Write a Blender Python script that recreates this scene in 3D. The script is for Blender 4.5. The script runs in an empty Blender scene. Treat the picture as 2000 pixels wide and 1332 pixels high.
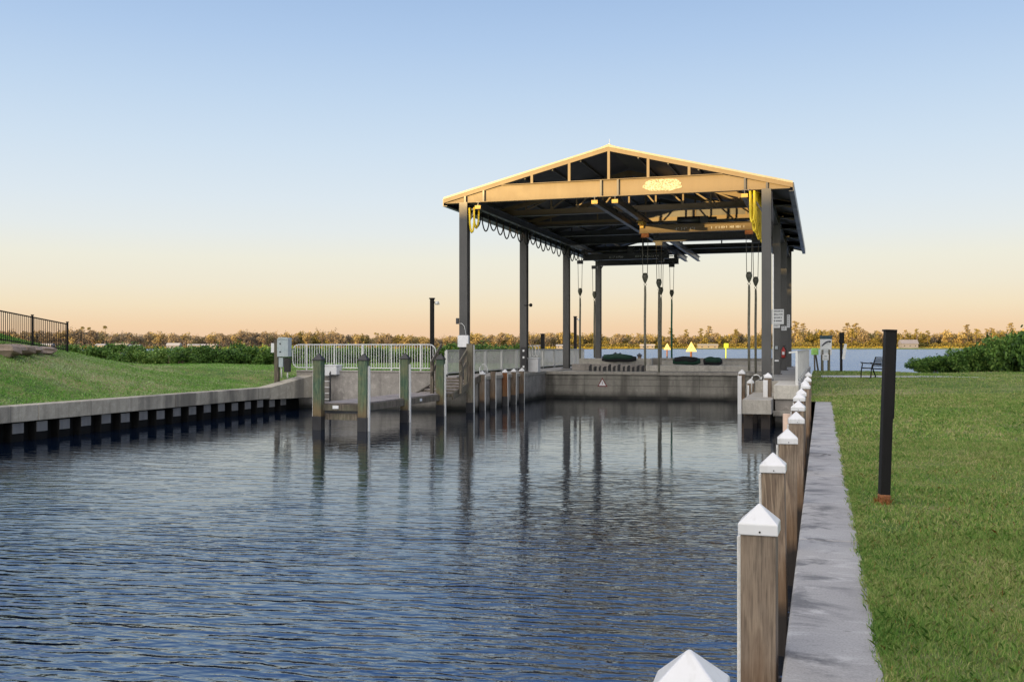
import bpy, math, random
import numpy as np
from mathutils import Vector

sc = bpy.context.scene
C = sc.collection
R = math.radians
rnd = random.Random(7)
rng = np.random.default_rng(11)

# ------------------------------------------------------------------ frame
# world: X across the basin, Y along it, Z up, water at z = 0
EYE = 2.6
TH = math.atan(606 / 1950.0)
CS, SN = math.cos(TH), math.sin(TH)


def XY(px, D):
    l = (px - 1000) / 1950.0 * D
    return (l * CS - D * SN, l * SN + D * CS)


def XatY(px, Y):
    t = (px - 1606) * CS / 1950.0
    return t * Y * CS / (1 + t * SN)


def srgb(h):
    h = h.lstrip('#')
    o = []
    for i in (0, 2, 4):
        c = int(h[i:i + 2], 16) / 255
        o.append(c / 12.92 if c <= .04045 else ((c + .055) / 1.055) ** 2.4)
    return tuple(o) + (1,)


# ------------------------------------------------------------------ materials
class NT:
    def __init__(s, name, world=False):
        if world:
            s.m = bpy.data.worlds.new(name)
        else:
            s.m = bpy.data.materials.new(name)
        s.m.use_nodes = True
        s.t = s.m.node_tree
        s.t.nodes.clear()

    def n(s, typ, ins=None, **kw):
        nd = s.t.nodes.new(typ)
        for k, v in kw.items():
            setattr(nd, k, v)
        if ins:
            for k, v in ins.items():
                if isinstance(v, tuple) and len(v) == 2 and hasattr(v[0], 'outputs'):
                    s.t.links.new(v[0].outputs[v[1]], nd.inputs[k])
                elif hasattr(v, 'outputs'):
                    s.t.links.new(v.outputs[0], nd.inputs[k])
                else:
                    nd.inputs[k].default_value = v
        return nd

    def ramp(s, fac, stops, interp='LINEAR'):
        nd = s.n('ShaderNodeValToRGB', {'Fac': fac})
        cr = nd.color_ramp
        cr.interpolation = interp
        while len(cr.elements) < len(stops):
            cr.elements.new(.5)
        for e, (p, c) in zip(cr.elements, stops):
            e.position = p
            if not isinstance(c, tuple):
                c = (c, c, c, 1)
            e.color = c if len(c) == 4 else c + (1,)
        return nd

    def mix(s, f, a, b, blend='MIX'):
        nd = s.n('ShaderNodeMix', data_type='RGBA', blend_type=blend)
        for k, v in ((0, f), (6, a), (7, b)):
            if isinstance(v, tuple) and len(v) == 2 and hasattr(v[0], 'outputs'):
                s.t.links.new(v[0].outputs[v[1]], nd.inputs[k])
            elif hasattr(v, 'outputs'):
                s.t.links.new(v.outputs[0], nd.inputs[k])
            else:
                nd.inputs[k].default_value = v
        return (nd, 2)

    def math(s, op, a, b=0.0, clamp=False):
        return s.n('ShaderNodeMath', {0: a, 1: b}, operation=op, use_clamp=clamp)

    def pos(s, scale=(1, 1, 1), rot=(0, 0, 0), obj=False):
        src = (s.n('ShaderNodeTexCoord'), 'Object') if obj else (s.n('ShaderNodeNewGeometry'), 'Position')
        return s.n('ShaderNodeMapping', {'Vector': src, 'Scale': scale, 'Rotation': rot})

    def noise(s, vec, scale, detail=4, rough=.55, dist=0.0):
        return s.n('ShaderNodeTexNoise', {'Vector': vec, 'Scale': scale, 'Detail': detail, 'Roughness': rough, 'Distortion': dist})

    def out(s, bsdf, vol=None):
        o = s.n('ShaderNodeOutputMaterial', {'Surface': bsdf})
        return s.m

    def bsdf(s, color, rough=.6, bump=None, bstr=.3, bdist=.01, metal=0.0, spec=None, **kw):
        ins = {'Base Color': color, 'Roughness': rough, 'Metallic': metal}
        if spec is not None:
            ins['Specular IOR Level'] = spec
        if bump is not None:
            ins['Normal'] = s.n('ShaderNodeBump', {'Height': bump, 'Strength': bstr, 'Distance': bdist})
        ins.update(kw)
        return s.n('ShaderNodeBsdfPrincipled', ins)


def grime(name, c1, c2, rough=.55, scale=1.5, bstr=.25, bdist=.004, metal=0.0, streak=.35, rust=None, spec=None):
    """painted / bare surface with blotches, vertical streaks and fine bump"""
    k = NT(name)
    p = k.pos()
    pv = k.pos(scale=(6, 6, .5))
    n1 = k.noise(p, scale, 6, .6)
    n2 = k.noise(pv, 1.3, 4, .6)
    n3 = k.noise(p, 60, 3, .6)
    f = k.ramp(n1, [(.3, 0.0), (.7, 1.0)])
    col = k.mix(f, c1, c2)
    st = k.ramp(n2, [(.42, 0.0), (.72, streak)])
    dark = tuple(x * .55 for x in c1[:3]) + (1,)
    col = k.mix(st, col, dark)
    fine = k.ramp(n3, [(.3, .82), (.7, 1.1)])
    col = k.mix(.8, col, fine, 'MULTIPLY')
    if rust:
        nr = k.noise(k.pos(scale=(1.5, 1.5, .8)), 2.6, 6, .7, .4)
        rf = k.ramp(nr, [(.60, 0.0), (.70, .8)])
        col = k.mix(rf, col, rust)
    rr = k.ramp(n1, [(.2, max(.05, rough - .12)), (.8, min(1, rough + .12))])
    return k.out(k.bsdf(col, rr, n3, bstr, bdist, metal, spec))


def concrete(name, c1, c2, bands=False, xgrid=None, wet=True, cracks=False):
    k = NT(name)
    p = k.pos()
    n1 = k.noise(p, .7, 7, .65, .3)
    n2 = k.noise(k.pos(scale=(3.2, 3.2, .35)), 1.2, 5, .65)
    n3 = k.noise(p, 34, 5, .7)
    n4 = k.noise(p, 4.5, 6, .6, .6)
    col = k.mix(k.ramp(n1, [(.3, 0.0), (.68, 1.0)]), c1, c2)
    col = k.mix(k.ramp(n2, [(.48, 0.0), (.74, .55)]), col, tuple(x * .38 for x in c1[:3]) + (1,))
    col = k.mix(k.ramp(n4, [(.52, 0.0), (.66, .35)]), col, tuple(x * 1.35 for x in c2[:3]) + (1,))
    col = k.mix(.85, col, k.ramp(n3, [(.28, .68), (.5, 1.0), (.75, 1.12)]), 'MULTIPLY')
    h = k.math('ADD', n3, k.math('MULTIPLY', n4, 1.4))
    sep = k.n('ShaderNodeSeparateXYZ', {0: k.n('ShaderNodeNewGeometry').outputs['Position'] if False else (k.n('ShaderNodeNewGeometry'), 'Position')})
    if wet:
        wob = k.math('MULTIPLY', k.math('SUBTRACT', n1, .5), .25)
        z = k.math('ADD', (sep, 'Z'), wob)
        wf = k.ramp(z, [(.0, 1.0), (.10, .95), (.24, .45), (.42, 0.0)])
        col = k.mix(wf, col, (.012, .013, .012, 1))
    if bands:
        # horizontal formwork course and vertical joints
        for lv in bands:
            d = k.math('ABSOLUTE', k.math('SUBTRACT', (sep, 'Z'), lv))
            f = k.ramp(d, [(.0, .75), (.022, .0)])
            col = k.mix(f, col, (.03, .03, .028, 1))
    if xgrid:
        m = k.math('PINGPONG', (sep, xgrid[0]), xgrid[1] / 2)
        f = k.ramp(m, [(.0, .7), (.02, .0)])
        col = k.mix(f, col, (.035, .034, .03, 1))
        nb = k.noise(k.pos(scale=(.8, .8, .12)), 1.4, 3, .5)
        col = k.mix(k.ramp(nb, [(.5, 0.0), (.62, .6)]), col, (.055, .05, .045, 1))
    return k.out(k.bsdf(col, .85, h, .55, .006))


def wood(name, c1, c2, c3, wet=.0, axis='Z', wrap=None):
    """weathered timber; grain runs along axis; lower part stained"""
    k = NT(name)
    oi = k.n('ShaderNodeObjectInfo')
    tc = k.n('ShaderNodeTexCoord')
    off = k.n('ShaderNodeCombineXYZ', {0: k.math('MULTIPLY', (oi, 'Random'), 37.0), 1: k.math('MULTIPLY', (oi, 'Random'), 11.0), 2: k.math('MULTIPLY', (oi, 'Random'), 53.0)})
    v = k.n('ShaderNodeVectorMath', {0: (tc, 'Object'), 1: off}, operation='ADD')
    sc_ = {'Z': (7, 7, .55), 'X': (.55, 7, 7), 'Y': (7, .55, 7)}[axis]
    mp = k.n('ShaderNodeMapping', {'Vector': v, 'Scale': sc_})
    sc2 = {'Z': (40, 40, 1.3), 'X': (1.3, 40, 40), 'Y': (40, 1.3, 40)}[axis]
    mp2 = k.n('ShaderNodeMapping', {'Vector': v, 'Scale': sc2})
    n1 = k.noise(mp, 1.1, 3, .5, .4)
    rings = k.n('ShaderNodeMath', {0: k.math('MULTIPLY', n1, 34.0)}, operation='SINE')
    n2 = k.noise(mp2, 1.5, 5, .7)
    nb = k.noise(v, 2.2, 4, .6)
    col = k.mix(k.ramp(rings, [(.0, 0.0), (1.0, 1.0)]), c1, c2)
    nf = k.noise(mp2, 5.0, 4, .7)
    col = k.mix(k.ramp(nb, [(.4, 0.0), (.7, .9)]), col, c3)
    col = k.mix(1.0, col, k.ramp(n2, [(.34, .6), (.48, .97), (.72, 1.18)]), 'MULTIPLY')
    col = k.mix(1.0, col, k.ramp(nf, [(.36, .6), (.5, 1.0), (.7, 1.1)]), 'MULTIPLY')
    col = k.mix(1.0, col, k.ramp((oi, 'Random'), [(0, .72), (1, 1.15)]), 'MULTIPLY')
    if wet:
        sep = k.n('ShaderNodeSeparateXYZ', {0: (k.n('ShaderNodeNewGeometry'), 'Position')})
        z = k.math('ADD', (sep, 'Z'), k.math('MULTIPLY', k.math('SUBTRACT', nb, .5), .3))
        z2 = k.math('ADD', (sep, 'Z'), k.math('MULTIPLY', k.math('SUBTRACT', n1, .5), .7))
        col = k.mix(k.ramp(z2, [(.55, .6), (1.1, 0.0)]), col, (.17, .09, .04, 1))
        col = k.mix(k.ramp(z, [(wet * .7, .9), (wet, 0.0)]), col, (.012, .012, .014, 1))
    h = k.math('ADD', n2, k.math('MULTIPLY', rings, .25))
    return k.out(k.bsdf(col, .8, h, .6, .004))


def foliage(name, cols, rough=.7, transl=.25, big=.25, wts=(.5, .35, .22, .0)):
    """leaves: each leaf its own tone, clumps drift light to dark"""
    k = NT(name)
    g = k.n('ShaderNodeNewGeometry')
    oi = k.n('ShaderNodeObjectInfo')
    n1 = k.noise((g, 'Position'), big, 3, .6)
    n2 = k.noise((g, 'Position'), big * 3.7, 4, .6)
    f = k.math('ADD', k.math('MULTIPLY', (g, 'Random Per Island'), wts[0]), k.math('MULTIPLY', n1, wts[1]))
    f = k.math('ADD', f, k.math('MULTIPLY', (oi, 'Random'), wts[2]))
    f = k.math('ADD', f, k.math('MULTIPLY', k.math('SUBTRACT', n2, .5), wts[3]))
    stops = [(.15 + .7 * i / (len(cols) - 1), c) for i, c in enumerate(cols)]
    col = k.ramp(f, stops)
    b = k.bsdf(col, rough, spec=.25)
    t = k.n('ShaderNodeBsdfTranslucent', {'Color': col})
    mx = k.n('ShaderNodeMixShader', {0: transl, 1: b, 2: t})
    return k.out(mx)


def turf(name):
    k = NT(name)
    p = k.pos()
    n1 = k.noise(p, .22, 6, .6, .5)
    n2 = k.noise(p, 1.1, 5, .6, .5)
    n3 = k.noise(p, 14, 5, .7)
    n4 = k.noise(k.pos(scale=(1, 1, 1)), 60, 3, .7)
    col = k.ramp(n2, [(.30, srgb('#44632e')), (.45, srgb('#5e783c')), (.58, srgb('#78844a')), (.72, srgb('#928d5c'))])
    col = k.mix(k.ramp(n1, [(.46, 0.0), (.66, .75)]), col, srgb('#ab9f76'))
    col = k.mix(k.ramp(n3, [(.5, 0.0), (.72, .5)]), col, srgb('#2c3f1e'))
    col = k.mix(.85, col, k.ramp(n4, [(.3, .55), (.55, 1.0), (.75, 1.3)]), 'MULTIPLY')
    h = k.math('ADD', n4, k.math('MULTIPLY', n3, 2.0))
    return k.out(k.bsdf(col, .95, h, .9, .03, spec=.15))


M = {}
M['steel'] = grime('steel_paint', (.060, .061, .064, 1), (.088, .088, .090, 1), .42, .9, .15, .003, streak=.25)
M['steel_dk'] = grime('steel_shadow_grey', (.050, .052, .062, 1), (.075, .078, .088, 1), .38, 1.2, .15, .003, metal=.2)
M['beam'] = grime('tan_sunlit_paint', (.142, .100, .050, 1), (.175, .126, .066, 1), .5, .6, .12, .003, streak=.15)  # tan paint; its golden tone also paints sunlight onto the front trusses
M['trim'] = grime('cream_trim', (.28, .25, .18, 1), (.34, .30, .22, 1), .4, .7, .1, .002)
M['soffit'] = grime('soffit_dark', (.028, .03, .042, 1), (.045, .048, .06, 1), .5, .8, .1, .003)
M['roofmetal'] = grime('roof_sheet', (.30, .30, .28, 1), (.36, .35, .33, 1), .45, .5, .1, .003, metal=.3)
M['conc'] = concrete('seawall_concrete', (.27, .25, .225, 1), (.35, .33, .295, 1))
M['conc_lt'] = concrete('pale_concrete', (.42, .40, .36, 1), (.55, .525, .48, 1), wet=False)
M['conc_far'] = concrete('slip_wall_concrete', (.20, .19, .17, 1), (.285, .27, .24, 1), bands=(.97, .66), xgrid=('X', 1.9))
M['conc_cap'] = concrete('cap_concrete', (.30, .305, .33, 1), (.42, .425, .45, 1), wet=False)
def cap_mat():
    k = NT('walkway_cap')
    p = k.pos()
    n1 = k.noise(p, .55, 6, .65, .3)
    n2 = k.noise(k.pos(scale=(1.3, 1.9, 1)), 1.5, 6, .7, .5)
    n3 = k.noise(p, 70, 5, .75)
    n4 = k.noise(k.pos(scale=(1, 2.2, 1)), 3.0, 6, .65, .5)
    n5 = k.noise(k.pos(scale=(2, 9, 1)), 2.2, 3, .6)
    col = k.mix(k.ramp(n1, [(.3, 0.0), (.68, 1.0)]), (.26, .25, .245, 1), (.36, .35, .34, 1))
    sep = k.n('ShaderNodeSeparateXYZ', {0: (k.n('ShaderNodeNewGeometry'), 'Position')})
    edge = k.ramp(k.math('ADD', (sep, 'X'), k.math('MULTIPLY', k.math('SUBTRACT', n4, .5), .5)), [(0, 1.0), (.16, .3)])
    st = k.math('MULTIPLY', k.ramp(n2, [(.49, 0.0), (.62, .8)]), edge)
    col = k.mix(st, col, (.085, .085, .09, 1))
    col = k.mix(k.ramp(n4, [(.55, 0.0), (.70, .45)]), col, (.56, .55, .54, 1))
    col = k.mix(k.ramp(n5, [(.5, 0.0), (.7, .12)]), col, (.2, .2, .205, 1))
    nd = k.noise(p, 1.9, 3, .6, 1.0)
    col = k.mix(k.ramp(nd, [(.69, 0.0), (.73, .8)]), col, (.06, .055, .05, 1))
    col = k.mix(.9, col, k.ramp(n3, [(.3, .62), (.5, 1.0), (.75, 1.18)]), 'MULTIPLY')
    h = k.math('ADD', n3, k.math('MULTIPLY', n5, .8))
    return k.out(k.bsdf(col, .85, h, .6, .004))


M['conc_cap'] = cap_mat()
M['conc_left'] = concrete('left_wall_concrete', (.31, .275, .215, 1), (.43, .39, .315, 1), xgrid=('Y', 3.1))
M['conc_dk'] = concrete('weathered_wall_concrete', (.19, .175, .165, 1), (.36, .335, .31, 1))
M['sheet'] = grime('sheet_pile', (.007, .007, .007, 1), (.015, .015, .015, 1), .9, 2, .4, .01, spec=.08)
M['sheet_lt'] = grime('sheet_pile_pale', (.13, .13, .135, 1), (.19, .185, .18, 1), .6, 3, .4, .01)
M['wood'] = wood('piling_wood', srgb('#6b5b4d'), srgb('#8d7c6a'), srgb('#857769'), wet=.5)
M['wood_gn'] = wood('green_piling_wood', srgb('#455e4b'), srgb('#63795e'), srgb('#787959'), wet=.5)
M['wood_dock'] = wood('dock_wood', srgb('#77706f'), srgb('#938c89'), srgb('#a39b98'), axis='X')
M['wood_rail'] = wood('rail_wood', srgb('#5b5249'), srgb('#83786b'), srgb('#6b6a58'))
M['wood_or'] = wood('orange_stained_wood', srgb('#6a3d1c'), srgb('#8d5a30'), srgb('#7c5332'), wet=.4)
M['white'] = grime('white_plastic', (.62, .625, .64, 1), (.68, .68, .69, 1), .3, 3, .02, .0005, streak=.06)
M['pvc'] = grime('weathered_pvc', (.66, .66, .65, 1), (.76, .76, .75, 1), .45, 2, .1, .002, streak=.25)
M['blackcap'] = grime('black_plastic', (.012, .012, .015, 1), (.025, .025, .03, 1), .5, 4, .1, .002)
M['alu'] = grime('white_aluminium', (.55, .565, .57, 1), (.66, .67, .67, 1), .4, 2, .05, .001, streak=.15)
def smooth_white():
    k = NT('cap_plastic')
    n1 = k.noise(k.pos(obj=True), 5, 4, .6)
    n2 = k.noise(k.pos(scale=(9, 9, 1.2)), 2.0, 3, .6)
    col = k.mix(k.ramp(n1, [(.4, 0.0), (.8, .5)]), (.64, .65, .68, 1), (.52, .52, .52, 1))
    col = k.mix(k.ramp(n2, [(.56, 0.0), (.72, .3)]), col, (.36, .36, .34, 1))
    return k.out(k.bsdf(col, .3))


M['white'] = smooth_white()
M['alu_gy'] = grime('grey_aluminium', (.36, .37, .39, 1), (.46, .47, .49, 1), .4, 2, .05, .001, streak=.3)
M['black'] = grime('black_metal', (.006, .006, .007, 1), (.013, .012, .014, 1), .6, 2.5, .2, .003, rust=(.018, .012, .014, 1), spec=.2)
M['rust'] = grime('rusty_steel', (.22, .085, .035, 1), (.36, .15, .07, 1), .85, 9, .7, .01)
M['darkgreen'] = grime('green_canvas', (.008, .045, .028, 1), (.015, .07, .045, 1), .75, 5, .5, .01)
M['blackcanvas'] = grime('black_canvas', (.008, .01, .013, 1), (.018, .02, .026, 1), .75, 5, .5, .01)
M['strap'] = grime('strap_webbing', (.16, .155, .12, 1), (.24, .23, .18, 1), .85, 5, .5, .006)
M['strap_gn'] = grime('strap_green', (.01, .13, .07, 1), (.02, .18, .1, 1), .8, 5, .5, .006)
M['cable'] = grime('wire_rope', (.10, .095, .08, 1), (.16, .15, .13, 1), .5, 5, .3, .002, metal=.5)
M['block'] = grime('hook_block_metal', (.06, .065, .045, 1), (.12, .12, .09, 1), .5, 8, .4, .004)
M['yellow'] = grime('yellow_cable', (.78, .55, .015, 1), (.85, .64, .03, 1), .5, 6, .2, .003)
M['orange'] = grime('yellow_hoist_paint', (.60, .36, .05, 1), (.68, .43, .08, 1), .45, 6, .2, .003)
M['signwhite'] = grime('sign_white', (.66, .68, .72, 1), (.74, .75, .78, 1), .4, 5, .05, .001, streak=.05)
M['signdark'] = grime('sign_dark', (.03, .035, .06, 1), (.05, .055, .08, 1), .5, 5, .05, .001)
M['navy'] = grime('sign_navy', (.01, .045, .07, 1), (.02, .07, .10, 1), .4, 5, .05, .001)
M['red'] = grime('red_paint', (.36, .02, .015, 1), (.46, .04, .03, 1), .4, 5, .05, .001)
M['dkred'] = grime('dark_red_paint', (.16, .03, .03, 1), (.2, .04, .04, 1), .5, 5, .05, .001)
M['signyel'] = grime('sign_yellow', (.80, .66, .20, 1), (.85, .74, .32, 1), .5, 3, .05, .001)
M['limegreen'] = grime('sign_lime', (.40, .80, .20, 1), (.46, .85, .28, 1), .4, 3, .05, .001)
M['litgreen'] = grime('daymark_green', (.48, .62, .02, 1), (.52, .68, .05, 1), .5, 3, .05, .001)
M['bluegrey'] = grime('blue_grey_cabinet', (.33, .40, .44, 1), (.42, .48, .52, 1), .4, 4, .05, .001)
M['stone'] = grime('landscape_stone', (.20, .15, .12, 1), (.34, .27, .22, 1), .9, 4, .8, .02)
M['path'] = concrete('path_concrete', (.42, .41, .40, 1), (.52, .51, .50, 1), wet=False)
M['wall_h'] = grime('house_wall', (.22, .195, .16, 1), (.29, .25, .2, 1), .8, .3)
M['wall_g'] = grime('grey_house_wall', (.16, .16, .2, 1), (.2, .2, .24, 1), .8, .3)
M['roof_h'] = grime('house_roof', (.34, .30, .28, 1), (.45, .41, .38, 1), .8, .3)
M['roof_w'] = grime('white_house_roof', (.27, .27, .29, 1), (.34, .34, .36, 1), .7, .3)
M['glass'] = grime('dark_window', (.02, .025, .03, 1), (.03, .04, .05, 1), .1, .3)
M['bark'] = grime('bark', (.10, .07, .05, 1), (.16, .12, .09, 1), .9, 2, .6, .02)
M['turf'] = turf('turf')
M['leaf'] = foliage('mangrove_leaf', [(.016, .042, .012, 1), (.055, .125, .026, 1), (.125, .24, .045, 1), (.26, .36, .09, 1)], .5, .25, .6)
M['leafb'] = foliage('bright_mangrove_leaf', [(.05, .10, .02, 1), (.14, .22, .03, 1), (.28, .36, .06, 1)], .5, .3, .5)
M['grass'] = foliage('grass_blade', [srgb('#476f2c'), srgb('#66903e'), srgb('#86a04f'), srgb('#a4a768'), srgb('#bcb184')], .65, .35, .33, (.45, .60, 0, .4))
M['grassL'] = foliage('left_grass_blade', [srgb('#467628'), srgb('#629a3a'), srgb('#88aa58'), srgb('#b0bb92')], .65, .35, .22, (.34, .8, 0, .45))
M['drygrass'] = foliage('dry_tuft', [srgb('#7a4a25'), srgb('#9a6534'), srgb('#a88a55')], .8, .3, 3)
M['fol_o'] = foliage('sunlit_foliage', [(.08, .065, .03, 1), (.22, .165, .075, 1), (.34, .26, .115, 1), (.45, .37, .15, 1)], .8, .15, .02)  # golden brown carries the low sunlight in the leaf colour
M['fol_b'] = foliage('brown_foliage', [(.09, .07, .05, 1), (.23, .18, .12, 1), (.36, .29, .18, 1)], .8, .15, .02)
M['fol_g'] = foliage('olive_foliage', [(.06, .055, .02, 1), (.18, .15, .04, 1), (.34, .26, .07, 1)], .8, .15, .02)
M['fol_y'] = foliage('shore_foliage', [(.18, .14, .02, 1), (.36, .27, .03, 1), (.55, .42, .06, 1)], .8, .15, .03)


# ------------------------------------------------------------------ mesh helpers
class MB:
    def __init__(s):
        s.v, s.f, s.sm = [], [], []

    def add(s, vs, fs, smooth=False):
        b = len(s.v)
        s.v += [tuple(p) for p in vs]
        s.f += [tuple(b + i for i in f) for f in fs]
        s.sm += [smooth] * len(fs)
        return s

    def box(s, c, d, rz=0.0, tilt=None):
        x, y, z = (k / 2 for k in d)
        vs = [Vector((sx * x, sy * y, sz * z)) for sz in (-1, 1) for sy in (-1, 1) for sx in (-1, 1)]
        if tilt is not None:
            vs = [tilt @ v for v in vs]
        ca, sa = math.cos(rz), math.sin(rz)
        vs = [(c[0] + v.x * ca - v.y * sa, c[1] + v.x * sa + v.y * ca, c[2] + v.z) for v in vs]
        return s.add(vs, [(0, 2, 3, 1), (4, 5, 7, 6), (0, 1, 5, 4), (2, 6, 7, 3), (0, 4, 6, 2), (1, 3, 7, 5)])

    def span(s, a, b):
        return s.box([(p + q) / 2 for p, q in zip(a, b)], [abs(q - p) for p, q in zip(a, b)])

    def bar(s, a, b, w, h, up=(0, 0, 1)):
        a, b = Vector(a), Vector(b)
        d = (b - a).normalized()
        u = Vector(up)
        if abs(d.dot(u)) > .99:
            u = Vector((0, 1, 0))
        r = d.cross(u).normalized()
        u = r.cross(d)
        vs = [p + r * (i * w / 2) + u * (j * h / 2) for p in (a, b) for j in (-1, 1) for i in (-1, 1)]
        return s.add(vs, [(0, 1, 3, 2), (4, 6, 7, 5), (0, 4, 5, 1), (2, 3, 7, 6), (0, 2, 6, 4), (1, 5, 7, 3)])

    def ibeam(s, a, b, w, h, t=.02, up=(0, 0, 1)):
        a, b = Vector(a), Vector(b)
        u = Vector(up)
        for dz, ww, hh in ((h / 2 - t / 2, w, t), (-h / 2 + t / 2, w, t), (0, t, h - 2 * t)):
            s.bar(a + u * dz, b + u * dz, ww, hh, up)
        return s

    def tube(s, pts, r, n=8, cap=True, smooth=True):
        pts = [Vector(p) for p in pts]
        rs = r if isinstance(r, (list, tuple)) else [r] * len(pts)
        vs, fs = [], []
        ref = Vector((.31, .2, .93)).normalized()
        for i, p in enumerate(pts):
            d = (pts[min(i + 1, len(pts) - 1)] - pts[max(i - 1, 0)]).normalized()
            if abs(d.dot(ref)) > .95:
                rr = d.cross(Vector((1, 0, 0))).normalized()
            else:
                rr = d.cross(ref).normalized()
            uu = rr.cross(d)
            for k in range(n):
                a = 2 * math.pi * k / n
                vs.append(p + (rr * math.cos(a) + uu * math.sin(a)) * rs[i])
        for i in range(len(pts) - 1):
            for k in range(n):
                fs.append((i * n + k, i * n + (k + 1) % n, (i + 1) * n + (k + 1) % n, (i + 1) * n + k))
        s.add(vs, fs, smooth)
        if cap:
            b = len(s.v) - len(vs)
            s.f.append(tuple(b + k for k in reversed(range(n))))
            s.f.append(tuple(b + (len(pts) - 1) * n + k for k in range(n)))
            s.sm += [False, False]
        return s

    def pyramid(s, c, w, h):
        x, y, z = c
        q = w / 2
        return s.add([(x - q, y - q, z), (x + q, y - q, z), (x + q, y + q, z), (x - q, y + q, z), (x, y, z + h)],
                     [(3, 2, 1, 0), (0, 1, 4), (1, 2, 4), (2, 3, 4), (3, 0, 4)])

    def lathe(s, prof, c=(0, 0, 0), n=14, sx=1, sy=1):
        vs, fs = [], []
        for (r, z) in prof:
            for k in range(n):
                a = 2 * math.pi * k / n
                vs.append((c[0] + r * sx * math.cos(a), c[1] + r * sy * math.sin(a), c[2] + z))
        m = len(prof)
        for i in range(m - 1):
            for k in range(n):
                fs.append((i * n + k, i * n + (k + 1) % n, (i + 1) * n + (k + 1) % n, (i + 1) * n + k))
        return s.add(vs, fs, True)

    def prism(s, poly, d, origin=(0, 0, 0), ax=(1, 0, 0), ay=(0, 0, 1)):
        """2-D outline (ax, ay) extruded by vector d"""
        o, ax, ay, d = Vector(origin), Vector(ax), Vector(ay), Vector(d)
        n = len(poly)
        a = [o + ax * x + ay * y for x, y in poly]
        return s.add(a + [p + d for p in a], [tuple(reversed(range(n))), tuple(range(n, 2 * n))] +
                     [(i, (i + 1) % n, n + (i + 1) % n, n + i) for i in range(n)])

    def build(s, name, mat, parent=None, origin=(0, 0, 0), bevel=0.0):
        me = bpy.data.meshes.new(name)
        o = origin
        me.from_pydata([(x - o[0], y - o[1], z - o[2]) for x, y, z in s.v], [], s.f)
        for p, q in zip(me.polygons, s.sm):
            p.use_smooth = q
        me.materials.append(M[mat] if isinstance(mat, str) else mat)
        me.update()
        ob = bpy.data.objects.new(name, me)
        C.objects.link(ob)
        if parent is not None:
            ob.parent = parent
        else:
            ob.location = o
        if bevel:
            bm = ob.modifiers.new('bevel', 'BEVEL')
            bm.width = bevel
            bm.segments = 2
            bm.limit_method = 'ANGLE'
        return ob


def npmesh(name, V, n, mat, parent=None, smooth=False):
    """V: (N*n, 3) vertices; every n in a row make one face"""
    V = np.asarray(V, dtype=np.float32).reshape(-1, 3)
    nv = len(V)
    nf = nv // n
    me = bpy.data.meshes.new(name)
    me.vertices.add(nv)
    me.vertices.foreach_set('co', V.ravel())
    me.loops.add(nv)
    me.loops.foreach_set('vertex_index', np.arange(nv, dtype=np.int32))
    me.polygons.add(nf)
    me.polygons.foreach_set('loop_start', np.arange(0, nv, n, dtype=np.int32))
    me.polygons.foreach_set('loop_total', np.full(nf, n, dtype=np.int32))
    me.materials.append(M[mat])
    me.update(calc_edges=True)
    ob = bpy.data.objects.new(name, me)
    C.objects.link(ob)
    if parent is not None:
        ob.parent = parent
    return ob


def tag(o, label=None, cat=None, group=None, kind=None):
    if label: o['label'] = label
    if cat: o['category'] = cat
    if group: o['group'] = group
    if kind: o['kind'] = kind
    return o


def thing(name, label, cat, loc=(0, 0, 0), rz=0.0, group=None):
    o = bpy.data.objects.new(name, None)
    C.objects.link(o)
    o.empty_display_size = .2
    o.location = loc
    o.rotation_euler = (0, 0, rz)
    return tag(o, label, cat, group)


def dup(root, loc, rz=0.0, label=None, scale=None, group=None):
    r = root.copy()
    C.objects.link(r)
    r.location = loc
    r.rotation_euler = (0, 0, rz)
    if scale is not None:
        r.scale = scale if isinstance(scale, tuple) else (scale,) * 3
    if label: r['label'] = label
    if group: r['group'] = group
    for ch in list(root.children):
        c = ch.copy()
        C.objects.link(c)
        c.parent = r
        for g in list(ch.children):
            d = g.copy()
            C.objects.link(d)
            d.parent = c
    return r


def leafquads(P, size, flat=.0, aspect=.6):
    """rhombic leaves of random orientation around points P"""
    N = len(P)
    a = rng.normal(size=(N, 3))
    a[:, 2] *= (1 - flat)
    a /= np.linalg.norm(a, axis=1, keepdims=True) + 1e-9
    b = rng.normal(size=(N, 3))
    b -= (a * b).sum(1, keepdims=True) * a
    b /= np.linalg.norm(b, axis=1, keepdims=True) + 1e-9
    s = (size * rng.uniform(.6, 1.4, N))[:, None]
    return np.stack([P - a * s, P - b * s * aspect, P + a * s, P + b * s * aspect], 1).reshape(-1, 3)


# ------------------------------------------------------------------ terrain
def sst(x):
    x = np.clip(x, 0, 1)
    return x * x * (3 - 2 * x)


def z_right(X, Y):
    X, Y = np.asarray(X, float), np.asarray(Y, float)
    z = .90 + .30 * sst((Y - 33) / 14)
    z = z + .03 * np.sin(X * .9 + Y * .31) * sst((X - 1) / 3) + .05 * np.sin(Y * .17 + X * .2) * sst((X - 1) / 5)
    z = z - 1.6 * sst((Y - 60.0) / 3.2)
    return z


def z_left(X, Y):
    X, Y = np.asarray(X, float), np.asarray(Y, float)
    a = sst((-21.4 - X) / 11)
    b = sst((Y - 36.5) / 4)
    z = .97 + .45 * np.maximum(a, b)
    z = z + 4.8 * np.exp(-(((X + 37) / 9) ** 2 + ((Y - 22) / 12.3) ** 2)) * sst((-21.0 - X) / 3.5)
    z = z + .035 * np.sin(X * .7 + Y * .5) * a
    return z - 2.2 * sst((Y - 74) / 4)


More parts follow.
